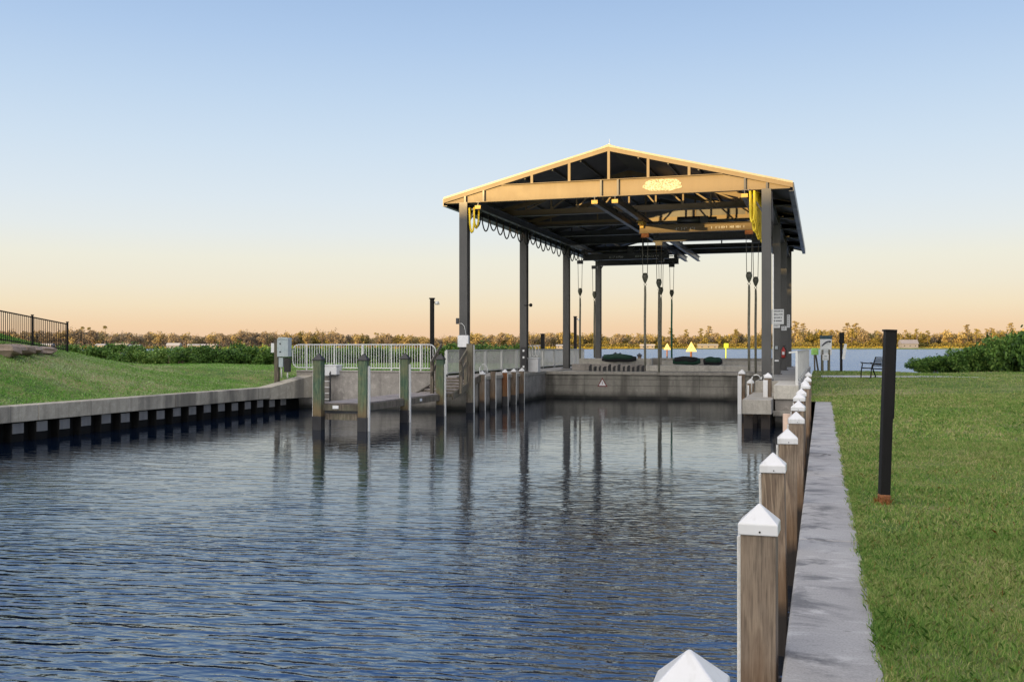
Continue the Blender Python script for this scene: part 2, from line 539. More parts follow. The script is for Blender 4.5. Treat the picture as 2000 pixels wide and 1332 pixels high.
def sheet(name, xs, ys, zf, mat, label_kind='structure', keep=None):
    xs, ys = np.asarray(xs), np.asarray(ys)
    Xg, Yg = np.meshgrid(xs, ys)
    Z = zf(Xg, Yg)
    nx = len(xs)
    V = np.stack([Xg, Yg, Z], -1).reshape(-1, 3)
    F = []
    for j in range(len(ys) - 1):
        for i in range(nx - 1):
            if keep and not keep((xs[i] + xs[i + 1]) / 2, (ys[j] + ys[j + 1]) / 2):
                continue
            F.append((j * nx + i, j * nx + i + 1, (j + 1) * nx + i + 1, (j + 1) * nx + i))
    me = bpy.data.meshes.new(name)
    me.from_pydata(V.tolist(), [], F)
    for p in me.polygons: p.use_smooth = True
    me.materials.append(M[mat])
    ob = bpy.data.objects.new(name, me)
    C.objects.link(ob)
    return tag(ob, kind=label_kind)


CAPL, CAPR = -.20, .32
sheet('ground_right', np.concatenate([np.linspace(CAPR - .02, 3, 10), np.linspace(3.6, 90, 60)]),
      np.concatenate([np.linspace(-130, 0, 14), np.linspace(1.5, 70, 110)]), z_right, 'turf')
sheet('ground_strip', np.linspace(-.5, CAPR - .02, 4), np.linspace(32.19, 63, 30), lambda X, Y: z_right(X, Y) + .004, 'turf')
sheet('ground_behind', np.linspace(-150, CAPR - .02, 20), np.linspace(-130, -14, 20), lambda X, Y: X * 0 + .9, 'turf')
sheet('ground_left', np.concatenate([np.linspace(-150, -46, 14), np.linspace(-44, -21.3, 46), np.linspace(-20.6, -15.4, 8)]),
      np.concatenate([np.linspace(-14, 10, 8), np.linspace(11, 36, 36), np.linspace(37.1, 37.95, 2), np.linspace(38.6, 80, 50)]), z_left, 'turf',
      keep=lambda x, y: x < -21.3 or y > 37.9)

# water: one sheet to the horizon
def water_mat():
    k = NT('water')
    th = TH
    geo = k.n('ShaderNodeNewGeometry')
    sep = k.n('ShaderNodeSeparateXYZ', {0: (geo, 'Position')})

    def mp(rot, sx=1.0, sy=1.0, off=0.0):
        return k.n('ShaderNodeMapping', {'Vector': (geo, 'Position'), 'Rotation': (0, 0, -th + rot), 'Scale': (sx, sy, 1), 'Location': (off, off * .7, 0)})

    def train(lam, rot, dist, dsc, amp, seed):
        # one wave train: nearly straight crests, warped, strong only in patches
        w_ = k.n('ShaderNodeTexWave', {'Vector': mp(rot, .55, 1.0, seed), 'Scale': .52 / lam, 'Distortion': dist, 'Detail': 2.0, 'Detail Scale': dsc, 'Detail Roughness': .55},
                 wave_type='BANDS', bands_direction='Y', wave_profile='SIN')
        sharp = k.math('POWER', (w_, 'Fac'), 1.35)
        g_ = k.ramp(k.noise(mp(rot, .6, 1.0, seed * 3.1), 1.1 / (lam * 4), 2, .5), [(.34, .25), (.64, 1.25)])
        return k.math('MULTIPLY', k.math('MULTIPLY', sharp, g_), amp)

    h = None
    for a in ((.34, .03, 6.0, 1.6, .0135, 1.3), (.235, .24, 5.5, 1.8, .0080, 4.7), (.19, -.20, 5.5, 2.0, .0062, 7.9), (.58, -.32, 6.0, 1.2, .0145, 11.0), (1.1, .30, 5.0, 1.0, .0170, 17.0)):
        t_ = train(*a)
        h = t_ if h is None else k.math('ADD', h, t_)
    n1 = k.noise(mp(.1, .5, 1.0), 9.0, 4, .6, .5)
    n2 = k.noise(mp(-.1, .45, 1.0), 3.2, 3, .55, .6)
    h = k.math('ADD', h, k.math('MULTIPLY', n1, .014))
    h = k.math('ADD', h, k.math('MULTIPLY', n2, .028))
    w4 = k.noise(k.pos(), .11, 3, .55, .8)
    # sheltered water calms towards the slip, the open bay is rough
    sh = k.ramp(k.math('DIVIDE', (sep, 'Y'), 40.0), [(.08, 1.25), (.24, .66), (.40, .22), (.60, .07), (1.0, .04)])
    bay = k.n('ShaderNodeMapRange', {0: (sep, 'Y'), 1: 62.0, 2: 75.0, 3: 0.0, 4: .9})
    rough = k.n('ShaderNodeMapRange', {0: (sep, 'Y'), 1: 62.0, 2: 110.0, 3: .02, 4: .25})
    amp = k.math('MULTIPLY', k.math('ADD', sh, bay), k.ramp(w4, [(.34, .55), (.66, 1.2)]))
    h = k.math('MULTIPLY', h, amp)
    b = k.n('ShaderNodeBump', {'Height': h, 'Strength': 1.0, 'Distance': 1.0})
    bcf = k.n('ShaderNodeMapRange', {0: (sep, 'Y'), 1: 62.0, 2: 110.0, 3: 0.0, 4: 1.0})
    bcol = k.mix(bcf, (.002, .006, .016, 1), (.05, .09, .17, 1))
    return k.out(k.n('ShaderNodeBsdfPrincipled', {'Base Color': bcol, 'Roughness': rough, 'IOR': 3.5, 'Specular Tint': (.82, .93, 1.0, 1), 'Normal': b}))


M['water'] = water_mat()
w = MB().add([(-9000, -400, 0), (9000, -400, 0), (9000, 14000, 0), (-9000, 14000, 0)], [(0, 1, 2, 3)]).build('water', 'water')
tag(w, kind='structure')

# far shore ground
def shoreD(a):
    return 1000
fs = MB()
fs.add([(-6000, 1030, .15), (6000, 1030, .15), (6000, 1060, 1.2), (-6000, 1060, 1.2), (6000, 9000, 2.0), (-6000, 9000, 2.0)], [(0, 1, 2, 3), (3, 2, 4, 5)])
tag(fs.build('ground_far_shore', 'turf'), kind='structure')

# ------------------------------------------------------------------ right seawall with walkway cap
t = thing('seawall', 'long grey concrete seawall with flat walkway cap between white topped pilings and lawn', 'seawall', (0, 0, 0))
m = MB()
ys = [-16, -9.2, -4.6, 0, 4.6, 9.2, 13.8, 18.4, 23.0, 27.6, 32.2]
for a, b in zip(ys[:-1], ys[1:]):
    m.span((CAPL, a + .007, .62), (CAPR, b - .007, .90))
o = m.build('cap', 'conc_cap', t, bevel=.018)
MB().span((CAPL + .07, -16, -.8), (CAPR - .1, 32.2, .62)).build('wall_face', 'conc', t)
# stains / droppings on the cap

# ------------------------------------------------------------------ pilings of the right row
def make_piling(name, label, top=1.73, w=.19, strip=(-1,), capm='white', wm='wood', capw=.215, caph=.105, skirt=.062, stripm='pvc', group=None, low=None, nail=True, wrap=None):
    t = thing(name, label, 'piling', (0, 0, 0), group=group)
    zt = top - caph - (skirt if caph else 0)
    MB().box((0, 0, (zt + .03 - .6) / 2), (w, w, zt + .03 + .6)).build('timber', wm, t, bevel=.008)
    if caph:
        c = MB()
        z0 = zt
        q = capw / 2
        vs = [(-q, -q, z0), (q, -q, z0), (q, q, z0), (-q, q, z0), (-q, -q, z0 + skirt), (q, -q, z0 + skirt), (q, q, z0 + skirt), (-q, q, z0 + skirt), (0, 0, z0 + skirt + caph)]
        c.add(vs, [(0, 1, 5, 4), (1, 2, 6, 5), (2, 3, 7, 6), (3, 0, 4, 7), (4, 5, 8), (5, 6, 8), (6, 7, 8), (7, 4, 8), (3, 2, 1, 0)])
        co = c.build('post_cap', capm, t, bevel=.006)
        if nail:
            nb = MB()
            nb.tube([(0.01, -q - .004, z0 + .02), (0.01, -q + .01, z0 + .02)], .0055, 8)
            nb.build('nail', 'black', co)
    for s in strip:
        MB().box((s * (w / 2 + .0125), .01, (zt - .02) / 2 - .15), (.025, .085, zt - .02 + .3)).build('rub_strip', stripm, t, bevel=.006)
    if wrap:
        MB().box((0, 0, wrap / 2 - .2), (w + .02, w + .02, wrap + .4)).build('pile_wrap', 'blackcap', t, bevel=.004)
    return t


D_P = [(1363, 2.87), (1484, 5.55), (1517, 8.5), (1540, 10.95), (1555, 13.8), (1557, 16.1), (1564, 18.6), (1567, 21.2), (1574, 24.4), (1572, 27.0), (1578, 29.8), (1580, 33.9)]
desc = ['nearest white capped piling cut off by the bottom edge of the view',
        'tall foreground piling with weathered grain and white pyramid cap, left of the walkway',
        'second tall piling up the walkway, orange brown stain down its lower timber',
        'third full piling along the walkway, small knot holes under its white cap',
        'fourth full piling along the walkway, beside the tan pipe',
        'white capped piling just past the tan pipe',
        'seventh white capped piling from the camera in the walkway row',
        'eighth white capped piling from the camera in the walkway row',
        'ninth white capped piling from the camera in the walkway row',
        'tenth white capped piling leaning a little over the water',
        'white capped piling second from the far end of the walkway row',
        'last white capped piling of the walkway row beside the grey railing']
p0 = None
for i, ((px, D), lb) in enumerate(zip(D_P, desc)):
    x, y = XY(px, D)
    if p0 is None:
        p0 = make_piling('piling', lb, group='white capped pilings along the walkway')
        p = p0
    else:
        p = dup(p0, (0, 0, 0), 0, lb)
    p.location = (x, y, rnd.uniform(-.03, .03) if i > 1 else 0)
    p.rotation_euler = (R(rnd.uniform(-1, 1)), R(rnd.uniform(-1.1, .7)), R(rnd.uniform(-5, 5)))
x, y = XY(1536.5, 14.6)
MB().tube([(x, y, -.4), (x, y, 1.62)], .055, 14).build('tan_pipe', grime('tan_pipe_paint', (.5, .36, .28, 1), (.58, .43, .34, 1), .5), None)
tag(bpy.data.objects['tan_pipe'], 'tan plastic pipe standing beside a white capped piling', 'pipe')

# two pilings with white guards at the lift slip, right side
for (px, D, lb, tp) in ((1449, 38.7, 'thin pale piling with white cap at right end of slip wall', 1.72),
                        (1500, 33.2, 'white guarded piling at front of the right platform', 1.74),
                        (1466, 37.6, 'short dark piling with white cap beside the hose loops', 1.4)):
    x, y = XY(px, D)
    p = make_piling('piling', lb, top=tp, w=.23, strip=(-1,), capw=.26, caph=.12, nail=False, wrap=.55 if px == 1500 else None)
    p.location = (x, y, 0)
    # broad guard
    MB().box((-.075, -.135, tp / 2 - .22), (.15 if px != 1466 else .06, .05, tp - .06)).build('guard_panel', 'white', p, bevel=.01)

# ------------------------------------------------------------------ left seawall
LX = -20.9
t = thing('seawall', 'left concrete seawall with thick cap over dark sheet piles and green lawn behind', 'seawall', (0, 0, 0))
m = MB()
ysl = [-14, -8, -2, 4.2, 10.4, 16.6, 22.7, 28.9, 35.0]
for a, b in zip(ysl[:-1], ysl[1:]):
    m.span((LX - .55, a + .008, .545), (LX, b - .008, .99))
# angled return climbing to the higher wall
m.add([(LX - .55, 35.0, .50), (LX, 35.0, .50), (LX + .35, 38.1, .45), (LX - .25, 38.1, .45),
       (LX - .55, 35.0, .99), (LX, 35.0, .99), (LX + .35, 38.1, 1.42), (LX - .25, 38.1, 1.42)],
      [(3, 2, 1, 0), (4, 5, 6, 7), (0, 1, 5, 4), (1, 2, 6, 5), (2, 3, 7, 6), (3, 0, 4, 7)])
m.build('cap', 'conc_left', t, bevel=.02)
MB().span((LX - .5, -14, -.7), (LX - .38, 38, .55)).build('sheet_pile_wall', 'sheet', t)
rib0 = None
yy = 6.0
while yy < 36.8:
    if rib0 is None:
        rib0 = MB().span((LX - .40, 0, -.6), (LX - .12, .46, .51)).build('sheet_pile_rib', 'sheet', t, (0, 0, 0), .03)
        MB().span((LX - .13, .03, .22), (LX - .10, .43, .50)).build('pale_face', 'sheet_lt', rib0)
        rb = rib0
    else:
        rb = rib0.copy(); C.objects.link(rb); rb.parent = t
        for g_ in rib0.children:
            c_ = g_.copy(); C.objects.link(c_); c_.parent = rb
            c_.location.z = rnd.uniform(-.03, .03)
    rb.location.y = yy
    yy += .88

# wall across the left, below the white railing
WY = 37.9
t = thing('concrete_wall', 'mottled grey concrete wall with the white picket railing on its top', 'wall', (0, 0, 0))
m = MB()
m.span((LX - .5, WY, -.8), (-15.0, WY + .5, 1.54))
m.build('wall_face', 'conc_dk', t, bevel=.02)
MB().span((LX - .5, WY - .03, 1.54), (-15.0, WY + .55, 1.60)).build('coping', 'conc', t, bevel=.01)

# lift basin decks
def deck(name, a, b, mat='conc'):
    return tag(MB().span(a, b).build(name, mat, None, bevel=.015), kind='structure')


deck('deck_left', (-15.6, 38.6, -.8), (-13.45, 67, 1.35))
deck('deck_right', (-2.35, 37.6, -.8), (-.72, 67, 1.345))
deck('deck_back', (-13.45, 49.3, -.8), (-2.35, 66.0, 1.30))

t = thing('slip_wall', 'far concrete wall across the slip with ledge and warning triangle', 'wall')
MB().span((-13.45, 49.0, -.8), (-2.35, 49.3, 1.22)).build('wall_face', 'conc_far', t)
MB().span((-13.45, 48.86, 1.20), (-2.35, 49.6, 1.36)).build('ledge', 'conc', t, bevel=.02)
t = thing('side_wall', 'stained concrete wall under the left columns beside the thin pilings', 'wall')
MB().span((-13.55, 38.4, -.8), (-13.43, 49.0, 1.22)).build('wall_face', 'conc_dk', t)
MB().span((-13.75, 38.4, 1.22), (-13.36, 48.86, 1.37)).build('ledge', 'conc', t, bevel=.02)

# low barrier steps beyond the slip
t = thing('barrier_wall', 'low pale concrete barrier of stepped blocks behind the slip ledge', 'wall')
MB().span((-8.9, 52.4, 1.3), (-2.4, 53.2, 1.62)).build('lower_block', 'conc_lt', t, bevel=.03)
MB().span((-8.6, 56.0, 1.3), (-2.4, 56.6, 1.80)).build('upper_block', 'conc_lt', t, bevel=.03)
MB().span((-9.3, 56.7, 1.3), (-2.3, 57.1, 1.95)).build('back_ledge', 'conc', t, bevel=.03)
t = thing('barrier_wall', 'mossy left half of the concrete barrier behind the black stubs', 'wall')
MB().span((-13.0, 52.8, 1.3), (-9.0, 53.2, 1.66)).build('lower_block', 'conc_dk', t, bevel=.03)
MB().span((-13.4, 56.2, 1.3), (-9.2, 56.9, 1.92)).build('upper_block', 'conc_lt', t, bevel=.03)

# black rubber stubs on the ledge
g = None
for i in range(12):
    px = 1153 + i * 9.3
    Y = 50.2
    X = XatY(px, Y)
    if g is None:
        g = thing('bumper_stub', 'short black rubber stub in the row on the slip ledge', 'bumper', (X, Y, 1.30), group='black rubber stubs on the slip ledge')
        m = MB()
        m.box((0, 0, .16), (.12, .2, .32)).box((.03, 0, .34), (.1, .16, .08))
        m.build('rubber_block', 'blackcap', g, bevel=.015)
    else:
        dup(g, (X, Y, 1.30), R(rnd.uniform(-14, 14)), scale=(rnd.uniform(.8, 1.25), 1, rnd.uniform(.75, 1.1)))

# right low platform and pale end panel
t = thing('platform', 'grey concrete platform on dark piles at the right corner of the slip', 'platform')
MB().span((-2.42, 32.3, .47), (-1.52, 37.6, .93)).build('slab', 'conc', t, bevel=.02)
m = MB()
for x in (-2.25, -1.72):
    for y in (32.7, 35.0, 37.0):
        m = MB().span((x - .14, y - .14, -.6), (x + .14, y + .14, .47))
        m.build('pile', 'wood', t)
t = thing('end_wall', 'pale smooth end wall of the right deck behind the white pilings', 'wall')
MB().span((-1.50, 33.4, .90), (-.72, 37.6, 1.35)).build('pale_panel', 'conc_lt', t, bevel=.015)
MB().span((-1.46, 33.5, -.6), (-.76, 37.6, .90)).build('dark_recess', 'conc_dk', t)
MB().span((-1.52, 33.25, .36), (-.55, 33.45, .52)).build('cross_beam', 'conc', t, bevel=.01)
MB().span((-.70, 33.4, -.6), (-.40, 64, .86)).build('rear_wall', 'conc', t)

# warning triangle on the slip wall
X = XatY(1176.5, 48.98)
t = thing('warning_sign', 'white triangular warning sign with dark red border on the slip wall', 'sign', (X, 48.98, .80))
q = .26
MB().prism([(-q, -.2), (q, -.2), (0, .26)], (0, .015, 0), (0, -.004, 0)).build('border_plate', 'dkred', t)
MB().prism([(-q * .68, -.145), (q * .68, -.145), (0, .165)], (0, .006, 0), (0, -.012, 0)).build('white_face', 'signwhite', t)
MB().prism([(-.015, -.08), (.015, -.08), (.01, .07), (-.01, .07)], (0, .003, 0), (0, -.017, 0)).build('mark', 'dkred', t)

# thin pilings in front of side wall
lab = ['first thin piling with white cap right of the stair post', 'capless grey piling among the thin pilings', 'rusty brown thin piling with round white cap', 'fourth thin piling, grey with a small cap', 'last thin piling with white cap before bare side wall']
for i, (px, tp, Y) in enumerate(((942, 1.62, 38.6), (963, 1.52, 40.1), (987, 1.62, 41.8), (1003, 1.62, 43.1), (1019, 1.62, 44.4))):
    X = XatY(px, Y)
    p = make_piling('piling', lab[i], top=tp, w=.21, strip=(1,), capw=.235, caph=.11 if i != 1 else 0, skirt=.05, nail=False,
                    wrap=.42 if i > 1 else .3, wm='wood_or' if i == 2 else 'wood')
    p.location = (X, Y, 0)
    p.rotation_euler = (0, R(rnd.uniform(-.6, .6)), R(8))

# ------------------------------------------------------------------ wooden dock with green pilings and stairs
t = thing('dock', 'weathered wooden dock on green pilings below the concrete wall', 'dock')
y = 28.3
m = MB()
while y < 35.4:
    m.span((-15.15, y, .80), (-13.72, y + .135, .838))
    y += .15
m.build('deck_boards', 'wood_dock', t, bevel=.004)
MB().span((-15.12, 28.16, .60), (-13.75, 28.26, .795)).build('front_joist', 'wood_rail', t, bevel=.005)
MB().span((-13.74, 28.2, .58), (-13.66, 35.4, .795)).build('side_joist', 'wood_rail', t, bevel=.005)
MB().span((-15.2, 28.2, .58), (-15.12, 35.4, .795)).build('side_joist', 'wood_rail', t, bevel=.005)
MB().span((-15.05, 28.3, .30), (-13.8, 28.4, .50)).build('cross_brace', 'wood_rail', t, bevel=.005)
MB().span((-14.62, 28.14, .66), (-14.42, 28.162, .76)).build('number_plate', 'signwhite', t)
MB().span((-13.655, 32.9, .66), (-13.64, 33.08, .75)).build('number_plate', 'signwhite', t)

lab = ['leftmost green dock piling with black pointed cap and strip on its left', 'green dock piling at the front right corner of the dock',
       'third green dock piling with a white strip on either side', 'mossy dock piling beside foot of the wooden stairs']
for i, (px, Y) in enumerate(((622, 28.1), (710, 28.0), (791.5, 31.7), (861, 35.0))):
    X = XatY(px, Y)
    p = make_piling('piling', lab[i], top=2.40 if i < 3 else 2.34, w=.28, strip=((-1,), (1,), (-1, 1), (1,))[i], capm='blackcap', wm='wood_gn', capw=.325, caph=.2, skirt=.03,
                    nail=False, wrap=.42, group='green dock pilings with black pointed caps')
    p.location = (X, Y, 0)
    p.rotation_euler = (0, R(rnd.uniform(-.6, .6)), R(4))
    for ch in p.children:
        if ch.name.startswith('rub_strip'):
            sx_ = 1 if ch.data.vertices[0].co.x > 0 else -1
            ch.scale = (1.0, 1.0, .93)
            ch.data = ch.data.copy()
            for v_ in ch.data.vertices:
                v_.co.x = sx_ * .15 + (v_.co.x - sx_ * .15) * 3.2

t = thing('stairs', 'wooden stairs with sloping handrails climbing from dock to lift deck', 'stairs')
for i in range(6):
    z = .86 + i * .10
    y = 35.45 + i * .52
    MB().span((-14.75, y, z - .05), (-13.35, y + .54, z)).build('tread', 'wood_dock', t, bevel=.005)
    MB().span((-14.75, y + .005, z - .16), (-13.35, y + .03, z - .052)).build('riser', 'wood_rail', t)
for x in (-14.8, -13.32):
    MB().bar((x, 35.3, .72), (x, 38.6, 1.34), .06, .26).build('stringer', 'wood_rail', t, bevel=.005)
for (pa, pb) in (((842, 34.7), (862, 38.0)), ((898, 35.6), (919, 38.0))):
    xa, xb = XatY(pa[0], pa[1]), XatY(pb[0], pb[1])
    for dz in (0, -.42):
        MB().bar((xa, pa[1], 1.98 + dz), (xb, pb[1], 2.66 + dz), .05, .17).build('handrail', 'wood_rail', t, bevel=.006)
    for f in (.1, .55):
        xx = xa + (xb - xa) * f
        yy = pa[1] + (pb[1] - pa[1]) * f
        MB().span((xx - .06, yy - .06, .8), (xx + .06, yy + .06, 1.98 + .68 * f)).build('rail_post', 'wood_rail', t, bevel=.006)
X = XatY(919, 37.2)
p = make_piling('piling', 'thick grey stair piling with white side strip right of the stairs', top=2.68, w=.26, strip=(1,), caph=0, wm='wood_rail', nail=False, wrap=.4)
p.location = (X, 37.2, 0)

# ladder on the wall behind the dock
t = thing('ladder', 'black ladder hooked over the concrete wall behind the dock', 'ladder', (XatY(640, 37.7), 37.72, 0))
for s in (-1, 1):
    MB().tube([(s * .17, .35, 1.63), (s * .17, .2, 1.85), (s * .17, 0, 1.8), (s * .17, -.12, 1.5), (s * .17, -.14, .2)], .035, 8).build('side_rail', 'blackcap', t)
for i in range(5):
    MB().tube([(-.17, -.13, .4 + i * .25), (.17, -.13, .4 + i * .25)], .02, 6).build('rung', 'alu', t)

# ------------------------------------------------------------------ railings
def picket_run(t, a, b, zb, h, gap=.11, n_post=5, pk=.018, rail=.045, postw=1.0, rounded=False, mat='alu', off=(0, 0, 0)):
    a, b = Vector(a), Vector(b)
    L = (b - a).length
    d = (b - a) / L
    def pt(s, z): return (a.x + d.x * s, a.y + d.y * s, z + a.z + (b.z - a.z) * s / L)
    if rounded:
        r = .28
        def arc(s0, z0, a0):
            return [pt(s0 + r * math.cos(a0 + k * math.pi / 10), z0 + r * math.sin(a0 + k * math.pi / 10)) for k in range(6)]
        loop = arc(L - r, zb + h - r, 0) + arc(r, zb + h - r, math.pi / 2) + arc(r, zb + .1 + r, math.pi) + arc(L - r, zb + .1 + r, 1.5 * math.pi)
        MB().tube(loop + [loop[0]], rail / 2, 8, cap=False).build('frame_tube', mat, t)
    else:
        MB().bar(pt(0, zb + h), pt(L, zb + h), rail, rail).build('top_rail', mat, t)
        MB().bar(pt(0, zb + .1), pt(L, zb + .1), rail * .8, rail * .8).build('bottom_rail', mat, t)
    m = MB()
    k = int(L / gap)
    for i in range(1, k):
        s = i * L / k
        z0, z1 = zb + .1, zb + h
        if rounded:
            e = min(s, L - s)
            if e < .28:
                dd = .28 - math.sqrt(max(0, .28 ** 2 - (.28 - e) ** 2))
                z0 += dd; z1 -= dd
        m.bar(pt(s, z0), pt(s, z1), pk, pk)
    pkt = m.build('pickets', mat, t)
    for i in range(n_post):
        s = L * (i + .5) / n_post if rounded else L * i / max(1, n_post - 1)
        MB().bar(pt(s, zb), pt(s, zb + h - .01), rail * postw, rail * postw).build('post', 'alu', t)


t = thing('railing', 'white picket railing with rounded ends on top of the left concrete wall', 'railing')
picket_run(t, (XatY(572, 38.1), 38.1, 0), (XatY(851, 38.1), 38.1, 0), 1.60, 1.08, .115, 5, rounded=True, pk=.022, rail=.05)
t = thing('railing', 'long pale picket railing along the left edge of the lift deck', 'railing')
picket_run(t, (-15.45, 40.2, 0), (-15.45, 66, 0), 1.35, 1.08, .11, 11, pk=.021, rail=.06, mat='alu_gy', postw=1.9)
t = thing('railing', 'grey picket railing on the right edge of the lift deck near the lawn', 'railing')
picket_run(t, (-.80, 34.0, 0), (-.80, 63.5, 0), 1.35, 1.08, .11, 13, pk=.021, rail=.06, mat='alu_gy', postw=1.3)
MB().bar((-1.05, 34.0, 2.40), (-.78, 34.0, 2.44), .05, .05).build('return_rail', 'alu', t)

# black fence on the mound
fa, fb = Vector((-28.6, 27.2, 0)), Vector((-29.75, 33.9, 0))
fa.z, fb.z = float(z_left(fa.x, fa.y)), float(z_left(fb.x, fb.y))
t = thing('metal_fence', 'black metal picket fence running down the grassy mound at far left', 'fence')
L = (fb - fa)
FH = 1.17
MB().bar(fa + Vector((0, 0, FH)), fb + Vector((0, 0, FH)), .04, .045).build('top_rail', 'black', t)
MB().bar(fa + Vector((0, 0, .12)), fb + Vector((0, 0, .12)), .03, .035).build('bottom_rail', 'black', t)
m = MB()
n = int(L.length / .125)
for i in range(1, n):
    p = fa + L * (i / n)
    m.bar(p + Vector((0, 0, .05)), p + Vector((0, 0, FH)), .02, .02)
m.build('pickets', 'black', t)
for f in (0, .30, .65, 1.0):
    p = fa + L * f
    q = MB().bar(p + Vector((0, 0, -.1)), p + Vector((0, 0, FH + .07)), .06, .06)
    q.box(p + Vector((0, 0, FH + .09)), (.085, .085, .03))
    q.build('post', 'black', t)
# stones by the fence
def rock(name, c, d, seed, mat='stone'):
    r2 = random.Random(seed)
    m = MB()
    n1, n2 = 9, 6
    vs = []
    for j in range(n2 + 1):
        ph = math.pi * j / n2
        for i in range(n1):
            a = 2 * math.pi * i / n1
            k = 1 + r2.uniform(-.16, .16)
            sx = math.copysign(abs(math.cos(a)) ** .6, math.cos(a)) * math.sin(ph) ** .6
            sy = math.copysign(abs(math.sin(a)) ** .6, math.sin(a)) * math.sin(ph) ** .6
            vs.append((d[0] / 2 * sx * k, d[1] / 2 * sy * k, d[2] / 2 * math.cos(ph) * k + d[2] * .3))
    fs_ = [(j * n1 + i, (j + 1) * n1 + i, (j + 1) * n1 + (i + 1) % n1, j * n1 + (i + 1) % n1) for j in range(n2) for i in range(n1)]
    m.add(vs, fs_)
    o = m.build(name, mat)
    o.location = c
    return o


for i, (px, D, sx, sz, lb) in enumerate(((6, 34.5, 1.6, .45, 'brown boulder at the left edge below the black fence'), (32, 35.5, 1.3, .4, 'brown boulder second from the left below the black fence'),
                                   (56, 36.6, .9, .3, 'flat brown boulder beneath the fence post'), (82, 37.5, 1.0, .32, 'pale rough boulder at right end of the stones'))):
    x, y = XY(px, D)
    o = rock('boulder', (x, y, float(z_left(x, y)) - .02), (sx, .8, sz), i + 3)
    o.rotation_euler.z = R(20 * i)
    tag(o, lb, 'boulder', 'boulders under the black fence')

# ------------------------------------------------------------------ boat lift shelter
Y0, BAY = 38.0, 8.45
YF = 64.0
XL, XR, XC = -13.85, -1.97, -7.9
EZ, RZ = 8.63, 10.36
EL, ER = -14.72, -1.03
SL = (RZ - EZ) / (XC - EL)
def rz_(x): return RZ - abs(x - XC) * SL


S = thing('boat_lift_shelter', 'open tan steel boat lift shelter with gable roof on eight tall columns', 'boat shelter', (XC, Y0, 0))
SO = (XC, Y0, 0)
def sb(m, name, mat, par=None, bevel=0.0): return m.build(name, mat, par or S, SO, bevel)


for i in range(4):
    y = Y0 + BAY * i + .1
    for x in (XL, XR):
        m = MB()
        m.box((x, y - .17, (1.35 + 8.42) / 2), (.34, .022, 7.07))
        m.box((x, y + .17, (1.35 + 8.42) / 2), (.34, .022, 7.07))
        m.box((x, y, (1.35 + 8.42) / 2), (.022, .318, 7.07))
        m.box((x, y, 1.37), (.5, .5, .04))
        c = sb(m, 'column', 'steel')
        # knee brace plates
        s = 1 if x < XC else -1
        sb(MB().bar((x + s * .12, y, 7.55), (x + s * .62, y, 8.38), .05, .06), 'knee_brace', 'steel_dk')
    # main cross beam
    if i == 0:
        zt = 9.04
        xa = XC - (RZ - .22 - zt) / SL
        xb = XC + (RZ - .22 - zt) / SL
        poly = [(EL + .1, 8.42), (ER - .1, 8.42), (ER - .1, rz_(ER - .1) - .17), (xb, zt), (xa, zt), (EL + .1, rz_(EL + .1) - .17)]
        sb(MB().prism(poly, (0, .03, 0), (0, Y0 + .05, 0)), 'front_beam', 'beam')
        m = MB()
        m.span((EL + .1, Y0 - .06, 8.40), (ER - .1, Y0 + .19, 8.425))
        m.span((xa, Y0 - .06, zt), (xb, Y0 + .19, zt + .022))
        sb(m, 'beam_flange', 'beam')
        for px in (909, 945, 1174, 1207, 1455, 1498):
            x = XatY(px, Y0)
            z1 = min(zt, rz_(x) - .2)
            sb(MB().span((x - .035, Y0 - .055, 8.425), (x + .035, Y0 + .05, z1)), 'stiffener', 'steel_dk')
        for px in (1039, 1112, 1189, 1266, 1346, 1413):
            x = XatY(px, Y0)
            sb(MB().span((x - .05, Y0 - .04, zt + .022), (x + .05, Y0 + .06, rz_(x) - .19)), 'gable_post', 'beam')
    else:
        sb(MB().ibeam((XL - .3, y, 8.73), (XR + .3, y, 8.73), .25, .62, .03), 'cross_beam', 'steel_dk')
# trusses every half bay
for i in range(1, 14):
    y = Y0 + .1 + i * BAY / 4
    if y > YF - .6: break
    half = (i % 2 == 0)
    m = MB()
    if half:
        m.bar((EL + .15, y, 8.50), (ER - .15, y, 8.50), .09, .24)
        sb(MB().span((EL + .15, y - .16, 8.345), (ER - .15, y + .06, 8.378)), 'chord_flange', 'steel')
    if not half: continue
    for s in (-1, 1):
        m.bar((XC, y, RZ - .32), (XC + s * 6.7, y, rz_(XC + 6.7) - .30), .09, .2)
    if half:
        for q in (range(-5, 6) if i == 2 else (-4, -2, 0, 2, 4)):
            x = XC + q * 1.15
            if rz_(x) - .3 > 8.75:
                m.bar((x, y, 8.6), (x, y, rz_(x) - .3), .07, .07)
                if q < 5 and q != -5 and i == 2:
                    x2 = x + 1.15 * (1 if q < 0 else -1)
                    if q: m.bar((x, y, 8.62), (x2, y, rz_(x2) - .36), .06, .06)
    sb(m, 'roof_truss', 'beam' if i < 5 else 'steel_dk')  # front trusses golden: sunlight put into their colour
